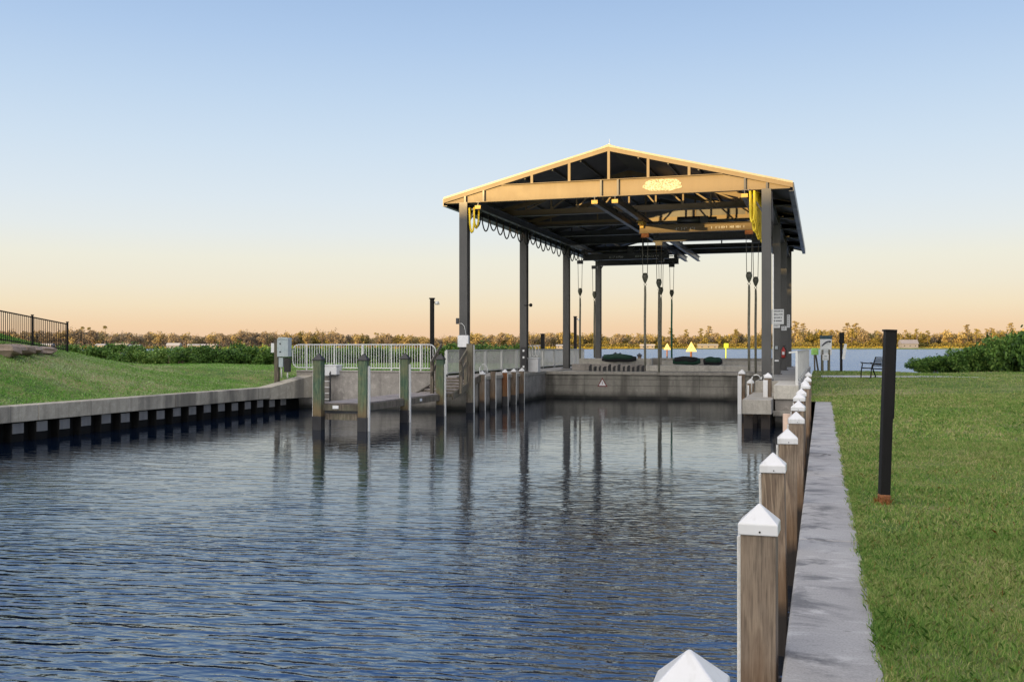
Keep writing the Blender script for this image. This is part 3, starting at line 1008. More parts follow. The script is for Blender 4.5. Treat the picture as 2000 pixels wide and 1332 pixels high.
# roof skins
for s, nm in ((-1, 'roof_slope'), (1, 'roof_slope')):
    xe = EL if s < 0 else ER
    m = MB()
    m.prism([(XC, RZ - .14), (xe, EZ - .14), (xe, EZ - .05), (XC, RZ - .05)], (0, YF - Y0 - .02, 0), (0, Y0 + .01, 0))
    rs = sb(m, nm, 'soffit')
    m = MB()
    m.prism([(XC, RZ - .046), (xe - s * -.02, EZ - .05), (xe - s * -.02, EZ - .02), (XC, RZ - .016)], (0, YF - Y0, 0), (0, Y0, 0))
    yy = Y0 + .2
    while yy < YF:
        m.prism([(XC, RZ - .016), (xe, EZ - .02), (xe, EZ + .015), (XC, RZ + .019)], (0, .03, 0), (0, yy, 0))
        yy += .6
    m.build('metal_sheet', 'roofmetal', rs, SO)
    # purlins
    for q in range(1, 6):
        x = XC + (xe - XC) * q / 6
        m = MB().bar((x, Y0 + .1, rz_(x) - .19), (x, YF - .1, rz_(x) - .19), .06, .1)
        sb(m, 'purlin', 'steel_dk')
    # gable fascia, front and back
    for y in (Y0 - .03, YF):
        m = MB()
        m.prism([(XC, RZ - .20), (xe, EZ - .20), (xe, EZ - .045), (XC, RZ - .045)], (0, .03, 0), (0, y, 0))
        fa_ = sb(m, 'rake_board', 'beam')
        m = MB().prism([(XC, RZ - .044), (xe, EZ - .044), (xe, EZ + .03), (XC, RZ + .03)], (0, .045, 0), (0, y - .015, 0))
        fa_ = sb(m, 'rake_trim', 'trim')
    # eave fascia
    x0 = xe + (-.04 if s < 0 else .0)
    sb(MB().span((x0, Y0, 8.33), (x0 + .04, YF, EZ - .02)), 'eave_fascia', 'steel_dk')
    sb(MB().span((x0 - (.0 if s < 0 else .14), Y0, 8.30), (x0 + (.18 if s < 0 else .04), YF, 8.325)), 'eave_lip', 'steel_dk')
sb(MB().prism([(-.3, -.06), (0, .035), (.3, -.06), (.3, -.04), (0, .06), (-.3, -.04)], (0, YF - Y0 + .04, 0), (XC, Y0 - .04, RZ)), 'ridge_cap', 'trim')
m = MB().tube([(XC, Y0 + .2, RZ + .02), (XC, Y0 + .2, RZ + .12)], .05, 8)
m.tube([(XC, Y0 + .2, RZ + .1), (XC, Y0 + .2, RZ + .30)], .006, 5)
sb(m, 'lightning_rod', 'alu')
# runway rails
RAILS = (-13.2, -8.42, -7.62, -2.75)
for x in RAILS:
    yb = 65.3 if -9 < x < -7 else 63.8
    r_ = sb(MB().ibeam((x, Y0 - .12, 8.26), (x, yb, 8.26), .19, .30, .025), 'runway_rail', 'steel_dk')
    MB().box((x, Y0 - .14, 8.19), (.24, .05, .14)).build('end_stop', 'orange', r_, SO)
# eave strut between columns
for x in (XL, XR):
    sb(MB().ibeam((x, Y0 + .2, 8.24), (x, 63.3, 8.24), .2, .34, .025), 'eave_girder', 'steel_dk')

# worn pale sign on the front beam (unreadable blotch)
k = NT('worn_sign')
n1 = k.noise(k.pos(scale=(1, 1, 1.6)), 16, 6, .8, .8)
col = k.ramp(n1, [(.40, (.10, .08, .045, 1)), (.48, (.34, .29, .17, 1)), (.56, (.58, .54, .40, 1))])
M['worn'] = k.out(k.bsdf(col, .6, n1, .3, .01))
x0, x1 = XatY(1257, Y0), XatY(1331, Y0)
pts = []
for i in range(40):
    a = 2 * math.pi * i / 40
    ca, sa = math.cos(a), math.sin(a)
    r = 1 + rnd.uniform(-.09, .07)
    pts.append(((x0 + x1) / 2 + (x1 - x0) / 2 * math.copysign(abs(ca) ** .6, ca) * r, 8.76 + .235 * math.copysign(abs(sa) ** .7, sa) * r))
pts = [(p[0], p[1] + .0) for p in pts]
tag(MB().prism(pts, (0, .012, 0), (0, Y0 + .034, 0)).build('sign', 'worn', None, (XC, Y0, 8.7)), 'worn cream and gold sign with speckled unreadable lettering on the gable beam', 'sign')

# ------------------------------------------------------------------ bridge cranes
def lettering(m, x0, x1, z0, h, y, seed):
    """rows of small unreadable strokes, as far as the picture shows them"""
    r = random.Random(seed)
    x = x0
    while x < x1:
        w = r.uniform(.05, .09)
        st = r.choice((0, 1, 2, 3))
        if st in (0, 2): m.span((x, y, z0), (x + .018, y + .004, z0 + h))
        if st in (1, 2): m.span((x + w - .02, y, z0), (x + w - .002, y + .004, z0 + h))
        m.span((x + .019, y, z0 + h * r.choice((0, .42, .84))), (x + w - .021, y + .004, z0 + h * .16 + z0 * 0 + h * 0 + z0 * 0 + (0)) if False else (x + w - .021, y + .004, z0 + h))if st == 3 else None
        if st != 3: m.span((x + .019, y, z0 + h * .42), (x + w - .021, y + .004, z0 + h * .58))
        x += w + r.choice((.025, .03, .09))


def crane(Y, xa, xb, label, hooks, zb, gm, textm='signwhite', seed=1):
    """bridge between two runway rails; hooks: list of (x, z of block)"""
    xm = (xa + xb) / 2
    t = thing('bridge_crane', label, 'crane', (xm, Y, 7.7), group='bridge cranes under the shelter roof')
    O = (xm, Y, 7.7)
    B = lambda m, n, mt, p=None, bv=0.0: m.build(n, mt, p or t, O, bv)
    g = B(MB().ibeam((xa - .12, Y, 7.78), (xb + .12, Y, 7.78), .3, .36, .03), 'girder', gm)
    m = MB()
    L = xb - xa
    lettering(m, xa + L * .30, xa + L * .48, 7.70, .11, Y - .03, seed)
    lettering(m, xa + L * .62, xa + L * .9, 7.71, .11, Y - .03, seed + 1)
    if m.v: m.build('lettering', textm, g, O)
    for x in (xa, xb):
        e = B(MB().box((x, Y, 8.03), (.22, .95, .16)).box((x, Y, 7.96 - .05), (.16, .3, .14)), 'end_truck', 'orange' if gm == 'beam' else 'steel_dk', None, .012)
        for yy in (-.33, .33):
            MB().tube([(x - .08, Y + yy, 8.12), (x + .08, Y + yy, 8.12)], .085, 12).build('wheel', 'black', e, O)
    # winch on the girder
    xw = xa + L * .42
    B(MB().tube([(xw - .5, Y + .02, 8.14), (xw + .5, Y + .02, 8.14)], .15, 14), 'hoist_drum', 'steel_dk')
    B(MB().box((xw + .68, Y, 8.12), (.34, .3, .3)).tube([(xw + .85, Y, 8.12), (xw + 1.2, Y, 8.12)], .12, 12), 'hoist_motor', 'steel_dk', None, .01)
    B(MB().tube([(xa + .2, Y - .02, 8.08), (xb - .2, Y - .02, 8.08)], .03, 8), 'line_shaft', 'cable')
    for (hx, hz) in hooks:
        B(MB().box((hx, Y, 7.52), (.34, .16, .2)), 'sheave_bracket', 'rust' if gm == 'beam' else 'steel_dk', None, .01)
        for s in (-1, 1):
            B(MB().tube([(hx + s * .13, Y, 7.6), (hx + s * .10, Y, hz + .1)], .014, 6), 'cable', 'cable')
        hb = B(MB().lathe([(.0, .16), (.09, .14), (.13, .05), (.135, -.04), (.105, -.14), (.055, -.26), (.03, -.29), (.0, -.30)], (hx, Y, hz), 14, 1, .55), 'hook_block', 'block')
        MB().tube([(hx, Y - .095, hz - .0), (hx, Y + .095, hz - .0)], .05, 10).build('sheave_pin', 'cable', hb, O)
        ring = [(hx + .05 * math.cos(a), Y, hz - .36 + .06 * math.sin(a)) for a in [k * math.pi / 5 for k in range(11)]]
        MB().tube(ring, .014, 6, cap=False).build('shackle', 'cable', hb, O)
    return t


def hz(px, py, Y):
    t_ = (px - 1606) * CS / 1950.0
    D = Y * CS / (1 + t_ * SN)
    return t_ * D, EYE + (677 - py) * D / 1950


cr = []
H = {}
for key, Y, pts_, zx in (('r1', 44.0, ((1260, 540), (1463, 538)), None), ('r2', 47.7, ((1287, 551), (1476, 547)), None),
                         ('l1', 56.8, ((1133, 568), (1291, 566)), None), ('l2', 60.7, ((1161, 574), (1312, 571)), None)):
    H[key] = [hz(a, b, Y) for a, b in pts_]
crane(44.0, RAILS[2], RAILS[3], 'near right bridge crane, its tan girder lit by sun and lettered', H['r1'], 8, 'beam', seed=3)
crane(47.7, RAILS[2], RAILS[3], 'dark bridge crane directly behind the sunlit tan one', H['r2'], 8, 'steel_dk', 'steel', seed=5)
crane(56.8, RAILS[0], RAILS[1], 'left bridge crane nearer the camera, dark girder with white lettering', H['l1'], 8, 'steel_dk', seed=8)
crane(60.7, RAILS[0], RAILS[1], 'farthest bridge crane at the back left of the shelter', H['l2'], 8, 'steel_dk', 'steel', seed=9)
slab = {('r1', 0): 'grey lifting strap under the left block of the sunlit crane', ('r1', 1): 'grey lifting strap left of the front right column, nearest of two',
        ('r2', 0): 'pale lifting strap in the middle beside a darker one', ('r2', 1): 'grey lifting strap closest to the front right column',
        ('l1', 0): 'lifting strap at far left right of the third left column', ('l1', 1): 'dark lifting strap overlapping the pale middle strap',
        ('l2', 0): 'lifting strap just left of the fourth left column', ('l2', 1): 'bright green lifting strap right of the middle straps'}
for key, Y in (('r1', 44.0), ('r2', 47.7), ('l1', 56.8), ('l2', 60.7)):
    for j, (hx, z) in enumerate(H[key]):
        zb = {'r1': 1.40, 'r2': 1.36, 'l1': 1.42, 'l2': 1.9}[key]
        if key in ('r1',): zb = 1.55 if j else 1.75
        m = MB()
        m.tube([(hx, Y, z - .40), (hx, Y, z - .48), (hx + .005, Y, z - .8), (hx - .01, Y, (z + zb) / 2), (hx, Y, zb)], [.025, .05, .055, .058, .055], 8)
        o = m.build('lifting_strap', 'strap_gn' if (key, j) == ('l2', 1) else 'strap', None, (hx, Y, zb))
        o.data.materials.append(M['strap'])
        tag(o, slab[(key, j)], 'strap', 'lifting straps hanging from hook blocks')

# padded slings draped over the barrier
for i, (pa, pb, Y, z, mt, lb) in enumerate(((1176, 1243, 55.6, 1.95, 'blackcanvas', 'black and green padded sling bundle left of centre on the barrier'),
                                            (1314, 1368, 55.0, 1.83, 'darkgreen', 'dark green padded sling bundle in the middle of the barrier'),
                                            (1374, 1411, 55.0, 1.80, 'blackcanvas', 'small black padded sling bundle right of the green one'))):
    xa, xb = XatY(pa, Y), XatY(pb, Y)
    t = thing('sling_bundle', lb, 'sling', (xa, Y, z - .3), group='padded slings on the barrier')
    n = 9
    for q, (mt2, dz, rr) in enumerate(((mt, -.02, .21), ('blackcanvas' if mt == 'darkgreen' else 'darkgreen', .08, .16))):
        P, Rr = [], []
        for k_ in range(n):
            f = k_ / (n - 1)
            P.append((xa + (xb - xa) * (f * (.85 if q else 1)) + (.1 if q else 0), Y - .12 * q + .05 * math.sin(f * 5), z + dz - .02 * math.sin(f * 9 + i)))
            Rr.append(rr * (.55 + .45 * math.sin(math.pi * min(1, f * 1.02 + .02)) ** .4) * rnd.uniform(.92, 1.08))
        MB().tube(P, Rr, 12).build('padded_sleeve', mt2, t, (xa, Y, z - .3))

# festoon cables: loops along the left rail, bunched loops on the right
t = thing('festoon_cable', 'dark cable hanging in many loops along the left roof rail', 'cable', (-13.55, Y0, 8))
FO = (-13.55, Y0, 8)
P = []
nl = 19
for i in range(nl):
    ya, yb = Y0 + .1 + i * 1.02, Y0 + .1 + (i + 1) * 1.02
    for k_ in range(9):
        f = k_ / 8
        P.append((-13.5 + .03 * math.sin(i), ya + (yb - ya) * f, 8.12 - (.62 + .08 * math.sin(i * 2.1)) * (1 - (2 * f - 1) ** 2) ** .6))
MB().tube(P, .028, 6).build('cable_loops', 'blackcap', t, FO)
m = MB()
for i in range(nl + 1):
    m.box((-13.5, Y0 + .1 + i * 1.02, 8.14), (.07, .09, .08))
m.build('trolley', 'block', t, FO)
P = []
for i in range(2):
    y = Y0 + .02 + i * .2
    for k_ in range(11):
        f = k_ / 10
        P.append((-13.62 + .22 * f + i * .12, y, 8.2 - (1.0 - .2 * i) * (1 - (2 * f - 1) ** 2) ** .5))
MB().tube(P, .04, 7).build('end_loops', 'yellow', t, FO)  # near end loops yellow, sunlight painted into the cable colour
t = thing('festoon_cable', 'bright yellow flat cable bunched in long loops beside the front right column', 'cable', (-2.4, Y0, 8))
FO = (-2.4, Y0, 8)
for i in range(11):
    y = Y0 - .1 + i * .13
    x = -2.48 + .033 * i
    w_ = .075
    L_ = 1.25 + .6 * (i / 10) + rnd.uniform(-.12, .12)
    P = []
    for k_ in range(15):
        a = math.pi * k_ / 14
        P.append((x - w_ * math.cos(a), y + .02 * math.sin(3 * a), 8.36 - L_ * math.sin(a) ** .35))
    MB().tube(P, .034, 6).build('cable_loop', 'yellow', t, FO)
MB().bar((-2.6, Y0 - .15, 8.38), (-2.05, Y0 + 1.4, 8.38), .05, .06).build('cable_track', 'steel_dk', t, FO)
# conduits on front right column
m = MB().tube([(XR + .2, Y0 - .1, 8.3), (XR + .24, Y0 - .12, 7.2), (XR + .2, Y0 - .1, 6.6)], .02, 6)
tag(m.build('conduit', 'blackcap', None, (XR, Y0, 7)), 'thin black cable looping down top of the front right column', 'cable')
MB_ = MB().tube([(XR + .24, Y0 - .02, 1.4), (XR + .24, Y0 - .02, 6.0)], .025, 8)
tag(MB_.build('conduit', 'pvc', None, (XR, Y0, 1.4)), 'white conduit pipe rising beside the front right column', 'pipe')

# ------------------------------------------------------------------ signs and gear on columns
def plate_on(name, label, px0, px1, py0, py1, Y, mat='signwhite', rows=0, th=.02, cat='sign', group=None, seed=1):
    xa, za = hz(px0, py1, Y)
    xb, zb = hz(px1, py0, Y)
    t = thing(name, label, cat, ((xa + xb) / 2, Y, za), group=group)
    O = ((xa + xb) / 2, Y, za)
    MB().span((xa, Y - th, za), (xb, Y, zb)).build('plate', mat, t, O, .003)
    if rows:
        m = MB()
        r = random.Random(seed)
        for q in range(rows):
            z = zb - (zb - za) * (q + .8) / (rows + .7)
            x = xa + .05
            h_ = (zb - za) / (rows + 1) * .42
            while x < xb - .08:
                w_ = r.uniform(.03, .06)
                m.span((x, Y - th - .004, z), (x + w_, Y - th, z + h_ * r.uniform(.7, 1)))
                x += w_ + r.choice((.012, .012, .035))
        m.build('lettering', 'signdark', t, O)
    return t


YR2, YR3, YR4 = Y0 + BAY - .1, Y0 + 2 * BAY - .1, Y0 + 3 * BAY - .1
plate_on('notice_sign', 'white notice with four lines of text on the second right column', 1507, 1531, 604, 633.5, YR2 - .02, rows=4, seed=2)
plate_on('notice_sign', 'small white plate under the four line notice', 1509, 1523.5, 634.5, 640.5, YR2 - .02, rows=1, seed=4)
plate_on('notice_sign', 'small square white plate on the third right column', 1526, 1536.5, 637, 645.5, YR3 - .02, rows=2, seed=5)
plate_on('notice_sign', 'narrow tall white notice on the fourth right column', 1537, 1543, 614.5, 640, YR4 - .02, rows=5, seed=6)
t = plate_on('switch_box', 'pale switch box low on the second right column', 1514, 1519, 676, 682, YR2 - .02, 'bluegrey', th=.1, cat='box')
t = plate_on('switch_box', 'small white outlet near the foot of the second right column', 1513, 1521, 703, 706, YR2 - .02, 'signwhite', th=.08, cat='box')
# fire extinguisher
xa, za = hz(1530, 699, YR3 - .15)
t = thing('fire_extinguisher', 'red fire extinguisher hanging on the third right column', 'extinguisher', (xa, YR3 - .15, za))
O = (xa, YR3 - .15, za)
m = MB().lathe([(0, 0), (.09, .01), (.1, .05), (.1, .42), (.07, .5), (.03, .53), (.03, .58)], O, 14)
m.build('cylinder', 'red', t, O)
MB().bar((xa - .02, YR3 - .17, za + .6), (xa + .12, YR3 - .17, za + .66), .03, .03).box((xa, YR3 - .15, za + .6), (.05, .05, .06)).build('handle', 'black', t, O)
MB().tube([(xa + .03, YR3 - .16, za + .58), (xa + .14, YR3 - .2, za + .4), (xa + .12, YR3 - .2, za + .1)], .016, 6).build('hose', 'black', t, O)
MB().box((xa, YR3 - .258, za + .25), (.12, .01, .16)).build('label_band', 'signwhite', t, O)

# left front column gear
t = plate_on('electrical_box', 'white electrical box on the front left column', 896.5, 916.5, 655, 678, Y0 - .1, 'signwhite', th=.16, cat='box')
xa, za = hz(893.5, 633, Y0 - .1)
t = thing('wall_lamp', 'small grey flood lamp on a bracket left of the front left column', 'lamp', (xa, Y0 - .1, za))
O = (xa, Y0 - .1, za)
MB().box((xa, Y0 - .1, za + .12), (.1, .12, .24)).build('lamp_head', 'steel_dk', t, O, .01)
MB().tube([(xa + .05, Y0 - .1, za + .02), (xa + .2, Y0 - .12, za + .02), (xa + .32, Y0 - .14, za - .1), (xa + .38, Y0 - .14, za - .45)], .014, 6).build('conduit', 'alu', t, O)
# second column camera
xa, za = hz(1035, 599, Y0 + BAY)
t = thing('flood_lamp', 'black twin flood lamp on the second left column', 'lamp', (xa, Y0 + BAY, za))
O = (xa, Y0 + BAY, za)
MB().tube([(xa - .25, Y0 + BAY - .1, za + .06), (xa + .02, Y0 + BAY - .2, za + .06)], .018, 6).build('arm', 'black', t, O)
m = MB().lathe([(.0, -.07), (.06, -.06), (.09, .02), (.06, .09), (0, .1)], (xa + .1, Y0 + BAY - .2, za + .05), 10)
m.build('lamp_head', 'black', t, O)
t = plate_on('control_panel', 'dark control box with white buttons on the second left column', 1019, 1029, 678, 716, Y0 + BAY - .1, 'blackcap', th=.12, cat='box')
xa, za = hz(1023, 698, Y0 + BAY - .1)
for zz in (-.35, .1, .42):
    MB().box((0, -.13, .35 + zz), (.09, .02, .1)).build('button_plate', 'signwhite', t)
# white bin with hose beside second column
xa, za = hz(1043.5, 724, Y0 + BAY + .5)
t = thing('storage_bin', 'white plastic dock bin beside the second left column', 'bin', (xa, Y0 + BAY + .5, 1.35))
O = (xa, Y0 + BAY + .5, 1.35)
m = MB()
m.box((xa, O[1], 1.35 + .32), (.52, .5, .64))
m.build('bin_body', 'white', t, O, .03)
MB().box((xa, O[1], 2.02), (.58, .56, .07)).build('lid', 'white', t, O, .02)
t = thing('hose_rack', 'coiled white hoses hanging above the white dock bin', 'hose', (xa - .05, O[1] + .3, 2.1))
for q in range(3):
    P = [(xa - .2 + q * .16 + .09 * math.cos(a), O[1] + .1, 2.38 + .26 * math.sin(a)) for a in [k_ * math.pi / 8 for k_ in range(17)]]
    MB().tube(P, .022, 6, cap=False).build('hose_coil', 'pvc', t, (xa - .05, O[1] + .3, 2.1))
MB().bar((xa - .34, O[1] + .15, 2.66), (xa + .28, O[1] + .15, 2.66), .03, .03).build('rack_bar', 'alu', t, (xa - .05, O[1] + .3, 2.1))
# hose loops (chrome ladder) at side wall and right platform
for (px, Y, z0, lb) in ((946, 39.6, 1.45, 'white hooped ladder rail behind the first thin piling'), (1479, 37.9, 1.15, 'white hooped grab rail at the corner of the right platform')):
    X = XatY(px, Y)
    t = thing('grab_rail', lb, 'rail', (X, Y, z0))
    for q in ((0, .34) if z0 < 1.2 else (0,)):
        P = [(X - .2 + q, Y, -.1 if z0 > 1.2 else .9), (X - .2 + q, Y, z0 + .25)] + [(X - .2 + q + .16 - .16 * math.cos(a), Y + .03, z0 + .25 + .16 * math.sin(a)) for a in [k_ * math.pi / 6 for k_ in range(1, 6)]] + [(X + .12 + q, Y + .05, z0 + .2), (X + .12 + q, Y + .05, z0)]
        MB().tube(P, .022, 7).build('hoop', 'alu', t, (X, Y, z0))

# ------------------------------------------------------------------ dark posts and lamp posts
def lamp_post(px, D, zb, zt, w_, label, head=True):
    x, y = XY(px, D)
    t = thing('lamp_post' if head else 'post', label, 'lamp post' if head else 'post', (x, y, zb))
    MB().box((0, 0, (zt - zb) / 2), (w_, w_, zt - zb)).build('pole', 'black', t, None or (0, 0, 0), .01)
    MB().box((0, 0, zt - zb + .03), (w_ + .06, w_ + .06, .06)).build('pole_cap', 'black', t, (0, 0, 0), .01)
    if head:
        MB().tube([(w_ / 2, 0, zt - zb - .16), (w_ / 2 + .14, -.05, zt - zb - .16)], .03, 8).build('lamp_arm', 'black', t)
        m = MB().lathe([(0, .1), (.07, .09), (.11, .0), (.11, -.07), (.0, -.08)], (w_ / 2 + .2, -.06, zt - zb - .2), 12)
        m.build('lamp_head', 'alu', t)
    return t


lamp_post(844, 48, 1.4, 4.88, .17, 'dark lamp post with small white lamp behind the white railing')
lamp_post(1123.5, 76, -.5, 4.85, .20, 'farther dark lamp post seen between the third column and a strap')
lamp_post(1060, 70, -.5, 3.45, .24, 'bare dark piling standing in open water left of third column', head=False)
# near black post on the lawn
x, y = XY(1726, 10.8)
t = thing('post', 'tall black metal post with rusty base standing on the right lawn', 'post', (x, y, .88))
tilt = R(1.9)
t.rotation_euler = (0, tilt, R(14))
MB().box((0, 0, 1.0), (.106, .106, 1.78)).build('pole', 'black', t, bevel=.008)
MB().box((.060, .02, 1.42), (.03, .08, .95)).build('side_channel', 'black', t, bevel=.004)
MB().box((0, 0, .06), (.110, .110, .14)).build('rusty_foot', 'rust', t, bevel=.01)
MB().box((0, 0, 1.895), (.126, .126, .02)).build('top_cap', 'black', t, bevel=.004)

# ------------------------------------------------------------------ electric cabinet group at left of railing
x, y = XY(549, 41.5)
t = thing('utility_cabinet', 'blue grey utility cabinet on wooden post at the left end of white railing', 'cabinet', (x, y, 1.40))
O = (x, y, 1.4)
MB().span((x - .30, y - .06, 1.0), (x - .12, y + .12, 2.88)).build('wooden_post', 'wood_rail', t, O, .01)
c = MB().span((x - .10, y - .16, 2.18), (x + .42, y + .14, 2.90)).build('cabinet_box', 'bluegrey', t, O, .015)
MB().prism([(-.10, 0), (.42, 0), (.40, .06), (-.0, .09)], (0, .34, 0), (x, y - .18, 2.90)).build('cabinet_lid', 'bluegrey', c, O)
for zz in (2.38, 2.72):
    MB().box((x + .05, y - .17, zz), (.05, .02, .05)).build('latch', 'black', c, O)
MB().span((x - .48, y + .0, 2.35), (x - .31, y + .2, 2.74)).build('rear_box', 'signwhite', t, O, .01)
MB().span((x - .06, y - .1, 1.75), (x + .14, y + .05, 2.14)).build('meter_box', 'bluegrey', t, O, .01)
MB().span((x + .18, y - .1, 1.55), (x + .42, y + .1, 2.12)).build('dark_box', 'blackcap', t, O, .02)
MB().tube([(x + .02, y, 1.3), (x + .02, y, 1.8)], .03, 8).tube([(x + .3, y, 1.3), (x + .3, y, 1.6)], .03, 8).build('conduit', 'alu', t, O)
# white dock box behind railing
x, y = XY(648, 42)
t = thing('dock_box', 'white dock box on the grass behind the white picket railing', 'box', (x, y, 1.42))
MB().span((-.35, -.25, 0), (.35, .25, .36)).build('box_body', 'white', t, (0, 0, 0), .03)
MB().prism([(-.38, 0), (.38, 0), (.36, .06), (-.36, .06)], (0, .54, 0), (0, -.27, .36)).build('lid', 'white', t, (0, 0, 0), .01)

# ------------------------------------------------------------------ right lawn furniture
def gz(px, D):
    x, y = XY(px, D)
    return x, y, float(z_right(x, y))


x, y, z = gz(1706, 44.5)
t = thing('park_bench', 'black metal bench seen from its side on the pavement strip by the bay', 'bench', (x, y, z + .02), TH)
for s in (-.62, .62):
    MB().tube([(-.34, s, 0), (-.33, s, .25), (-.31, s, .42), (-.27, s, .60), (-.36, s, .68), (-.2, s, .64), (.12, s, .62)], .026, 8).build('armrest', 'black', t)
    MB().tube([(.33, s, 0), (.24, s, .25), (.18, s, .42), (.23, s, .62), (.33, s, .92)], .028, 8).build('leg', 'black', t)
    MB().tube([(-.31, s, .42), (.18, s, .40)], .026, 8).build('leg', 'black', t)
m = MB()
for q in range(8):
    m.box((-.28 + q * .063, 0, .43 - .004 * q), (.045, 1.3, .02))
m.build('seat', 'black', t)
m = MB()
for q in range(8):
    f = q / 7
    m.box((.20 + .12 * f, 0, .52 + .38 * f), (.02, 1.3, .035))
m.build('backrest', 'black', t)

# path strip
k_ = 24
for nm, p0_, p1_, wd in (('path', 1604, 1730, 2.9), ('path', 1730, 2150, 1.1)):
    V, F = [], []
    for i in range(k_ + 1):
        px = p0_ + (p1_ - p0_) * i / k_
        D = (46.5 if px < 1730 else 46.5 - (px - 1730) * .012)
        for dd in (-wd / 2, wd / 2):
            x, y = XY(px, D + dd)
            V.append((x, y, float(z_right(x, y)) + .018))
    F = [(2 * i, 2 * i + 2, 2 * i + 3, 2 * i + 1) for i in range(k_)]
    tag(MB().add(V, F).build(nm, 'path'), kind='structure')

# lime sign
x, y, z = gz(1591.5, 58)
t = thing('small_sign', 'lime green square sign on leaning grey legs at the shore', 'sign', (x, y, z), TH)
MB().box((0, 0, 1.27), (.42, .03, .40)).build('sign_panel', 'limegreen', t, (0, 0, 0), .01)
m = MB().box((0, -.018, 1.33), (.22, .006, .03)).box((.02, -.018, 1.24), (.26, .006, .03))
m.build('lettering', 'litgreen', t)
for s, b in ((-.03, .02), (.05, .24)):
    MB().bar((s, 0, 1.08), (b, .05, -.05), .07, .07).build('leg', 'wood_rail', t)
# kiosk
x, y, z = gz(1613, 57.5)
t = thing('information_board', 'tall white information board with dark header and dark arched shape at the shore', 'sign board', (x, y, z), TH)
MB().box((0, 0, 1.50), (.66, .06, 1.10)).build('panel', 'signwhite', t, (0, 0, 0), .01)
MB().box((0, -.036, 1.97), (.72, .02, .20)).build('header', 'navy', t, (0, 0, 0), .01)
arc_ = []
for i in range(9):
    f = i / 8
    arc_.append((-.24 + .5 * f, -.042, 1.47 + .26 * math.sin(f * 1.9)))
MB().tube(arc_, [.03, .035, .045, .05, .05, .045, .04, .05, .06], 6).build('arched_emblem', 'signdark', t)
m = MB()
for q in range(3):
    m.box((0.0, -.035, 1.28 - q * .09), (.44 - .1 * (q % 2), .006, .025))
m.build('lettering', 'bluegrey', t)
MB().box((-.03, -.04, .82), (.36, .04, .34)).build('lower_panel', 'signwhite', t, (0, 0, 0), .01)
m = MB().box((-.03, -.063, .88), (.14, .006, .08)).box((-.03, -.063, .72), (.24, .006, .03))
m.build('lettering', 'bluegrey', t)
for s in (-.2, .18):
    MB().box((s, .03, .60), (.13, .13, 1.3)).build('leg', 'wood_rail', t, (0, 0, 0), .01)
# dark post with leaning strip sign
x, y, z = gz(1643, 56)
t = thing('post', 'dark post with black lamp top and pale narrow sign beside the information board', 'post', (x, y, z), TH)
MB().box((0, 0, 1.05), (.12, .12, 2.1)).build('pole', 'black', t, (0, 0, 0), .01)
MB().box((.03, 0, 1.88), (.24, .2, .62)).build('lamp_head', 'black', t, (0, 0, 0), .02)
MB().bar((.10, -.07, .70), (.22, -.07, 1.55), .16, .02, up=(0, 1, 0)).build('strip_sign', 'signwhite', t)

# ------------------------------------------------------------------ channel markers in the bay
for (px, D, hh, pz, lb, kind) in ((1350, 150, 1.5, 1.85, 'large yellow triangular daymark on a pile in the bay', 't'),
                                  (1303, 230, 1.5, 1.9, 'smaller yellow triangular daymark farther out in the bay', 't'),
                                  (1418, 200, .9, 2.2, 'yellow green square daymark on a pole in the bay', 's')):
    x, y = XY(px, D)
    t = thing('daymark', lb, 'marker', (x, y, 0), TH)
    MB().tube([(0, .12, -.5), (0, .12, pz + .6)], .16 if kind == 't' else .12, 10).build('pile', 'wood_or' if kind == 't' else 'litgreen', t)
    if kind == 't':
        q = hh * .55
        MB().prism([(-q, pz), (q, pz), (0, pz + hh)], (0, .05, 0), (0, -.1, 0)).build('triangle_board', 'signyel', t)
        MB().box((0, -.12, pz + hh * .42), (.16, .02, .2)).build('mark', 'orange', t)
    else:
        MB().box((0, -.08, pz + .6), (hh, .05, hh)).build('square_board', 'litgreen', t)
# low pilings with dark caps in bay behind barrier
for px, D, z1, lb in ((1202, 66, 2.25, 'left one of two mossy stumps behind the barrier'), (1211, 66, 2.22, 'right one of two mossy stumps behind the barrier'),
                  (1223, 72, 2.05, 'small dark capped piling between the mossy stumps and the strap'), (1249, 72, 2.15, 'small dark capped piling just left of the grey strap')):
    x, y = XY(px, D)
    p = make_piling('piling', lb, top=z1, w=.24, strip=(), capm='blackcap', wm='wood_gn' if px < 1215 else 'wood', capw=.34, caph=.16, skirt=.08, nail=False)
    p.location = (x, y, 0)

# ------------------------------------------------------------------ shrubs
def shrub_mesh(seed, w_, d_, h_, n, size, mat, spikes=.0):
    r = np.random.default_rng(seed)
    nb = 26
    cx = r.uniform(-w_ / 2 * .86, w_ / 2 * .86, nb)
    cy = r.uniform(-d_ / 2 * .7, d_ / 2 * .7, nb)
    czm = h_ * (1 - .35 * (np.abs(cx) / (w_ / 2)) ** 2)
    cz = r.uniform(.12, .84, nb) * czm
    rad = r.uniform(.24, .42, nb) * h_ * .8
    idx = r.integers(0, nb, n)
    u = r.normal(size=(n, 3))
    u /= np.linalg.norm(u, axis=1, keepdims=True)
    rr = rad[idx] * r.uniform(.55, 1.06, n)
    P = np.stack([cx[idx], cy[idx], cz[idx]], 1) + u * rr[:, None] * np.array([1.15, .9, .9])
    ns = int(n * spikes)
    if ns:
        k = r.integers(0, n, ns)
        P2 = P[k] + np.stack([r.normal(0, .08, ns), r.normal(0, .08, ns), r.uniform(0, .25, ns) * h_ * .6], 1)
        P = np.concatenate([P, P2])
    P = P[(P[:, 2] > .02)]
    return P


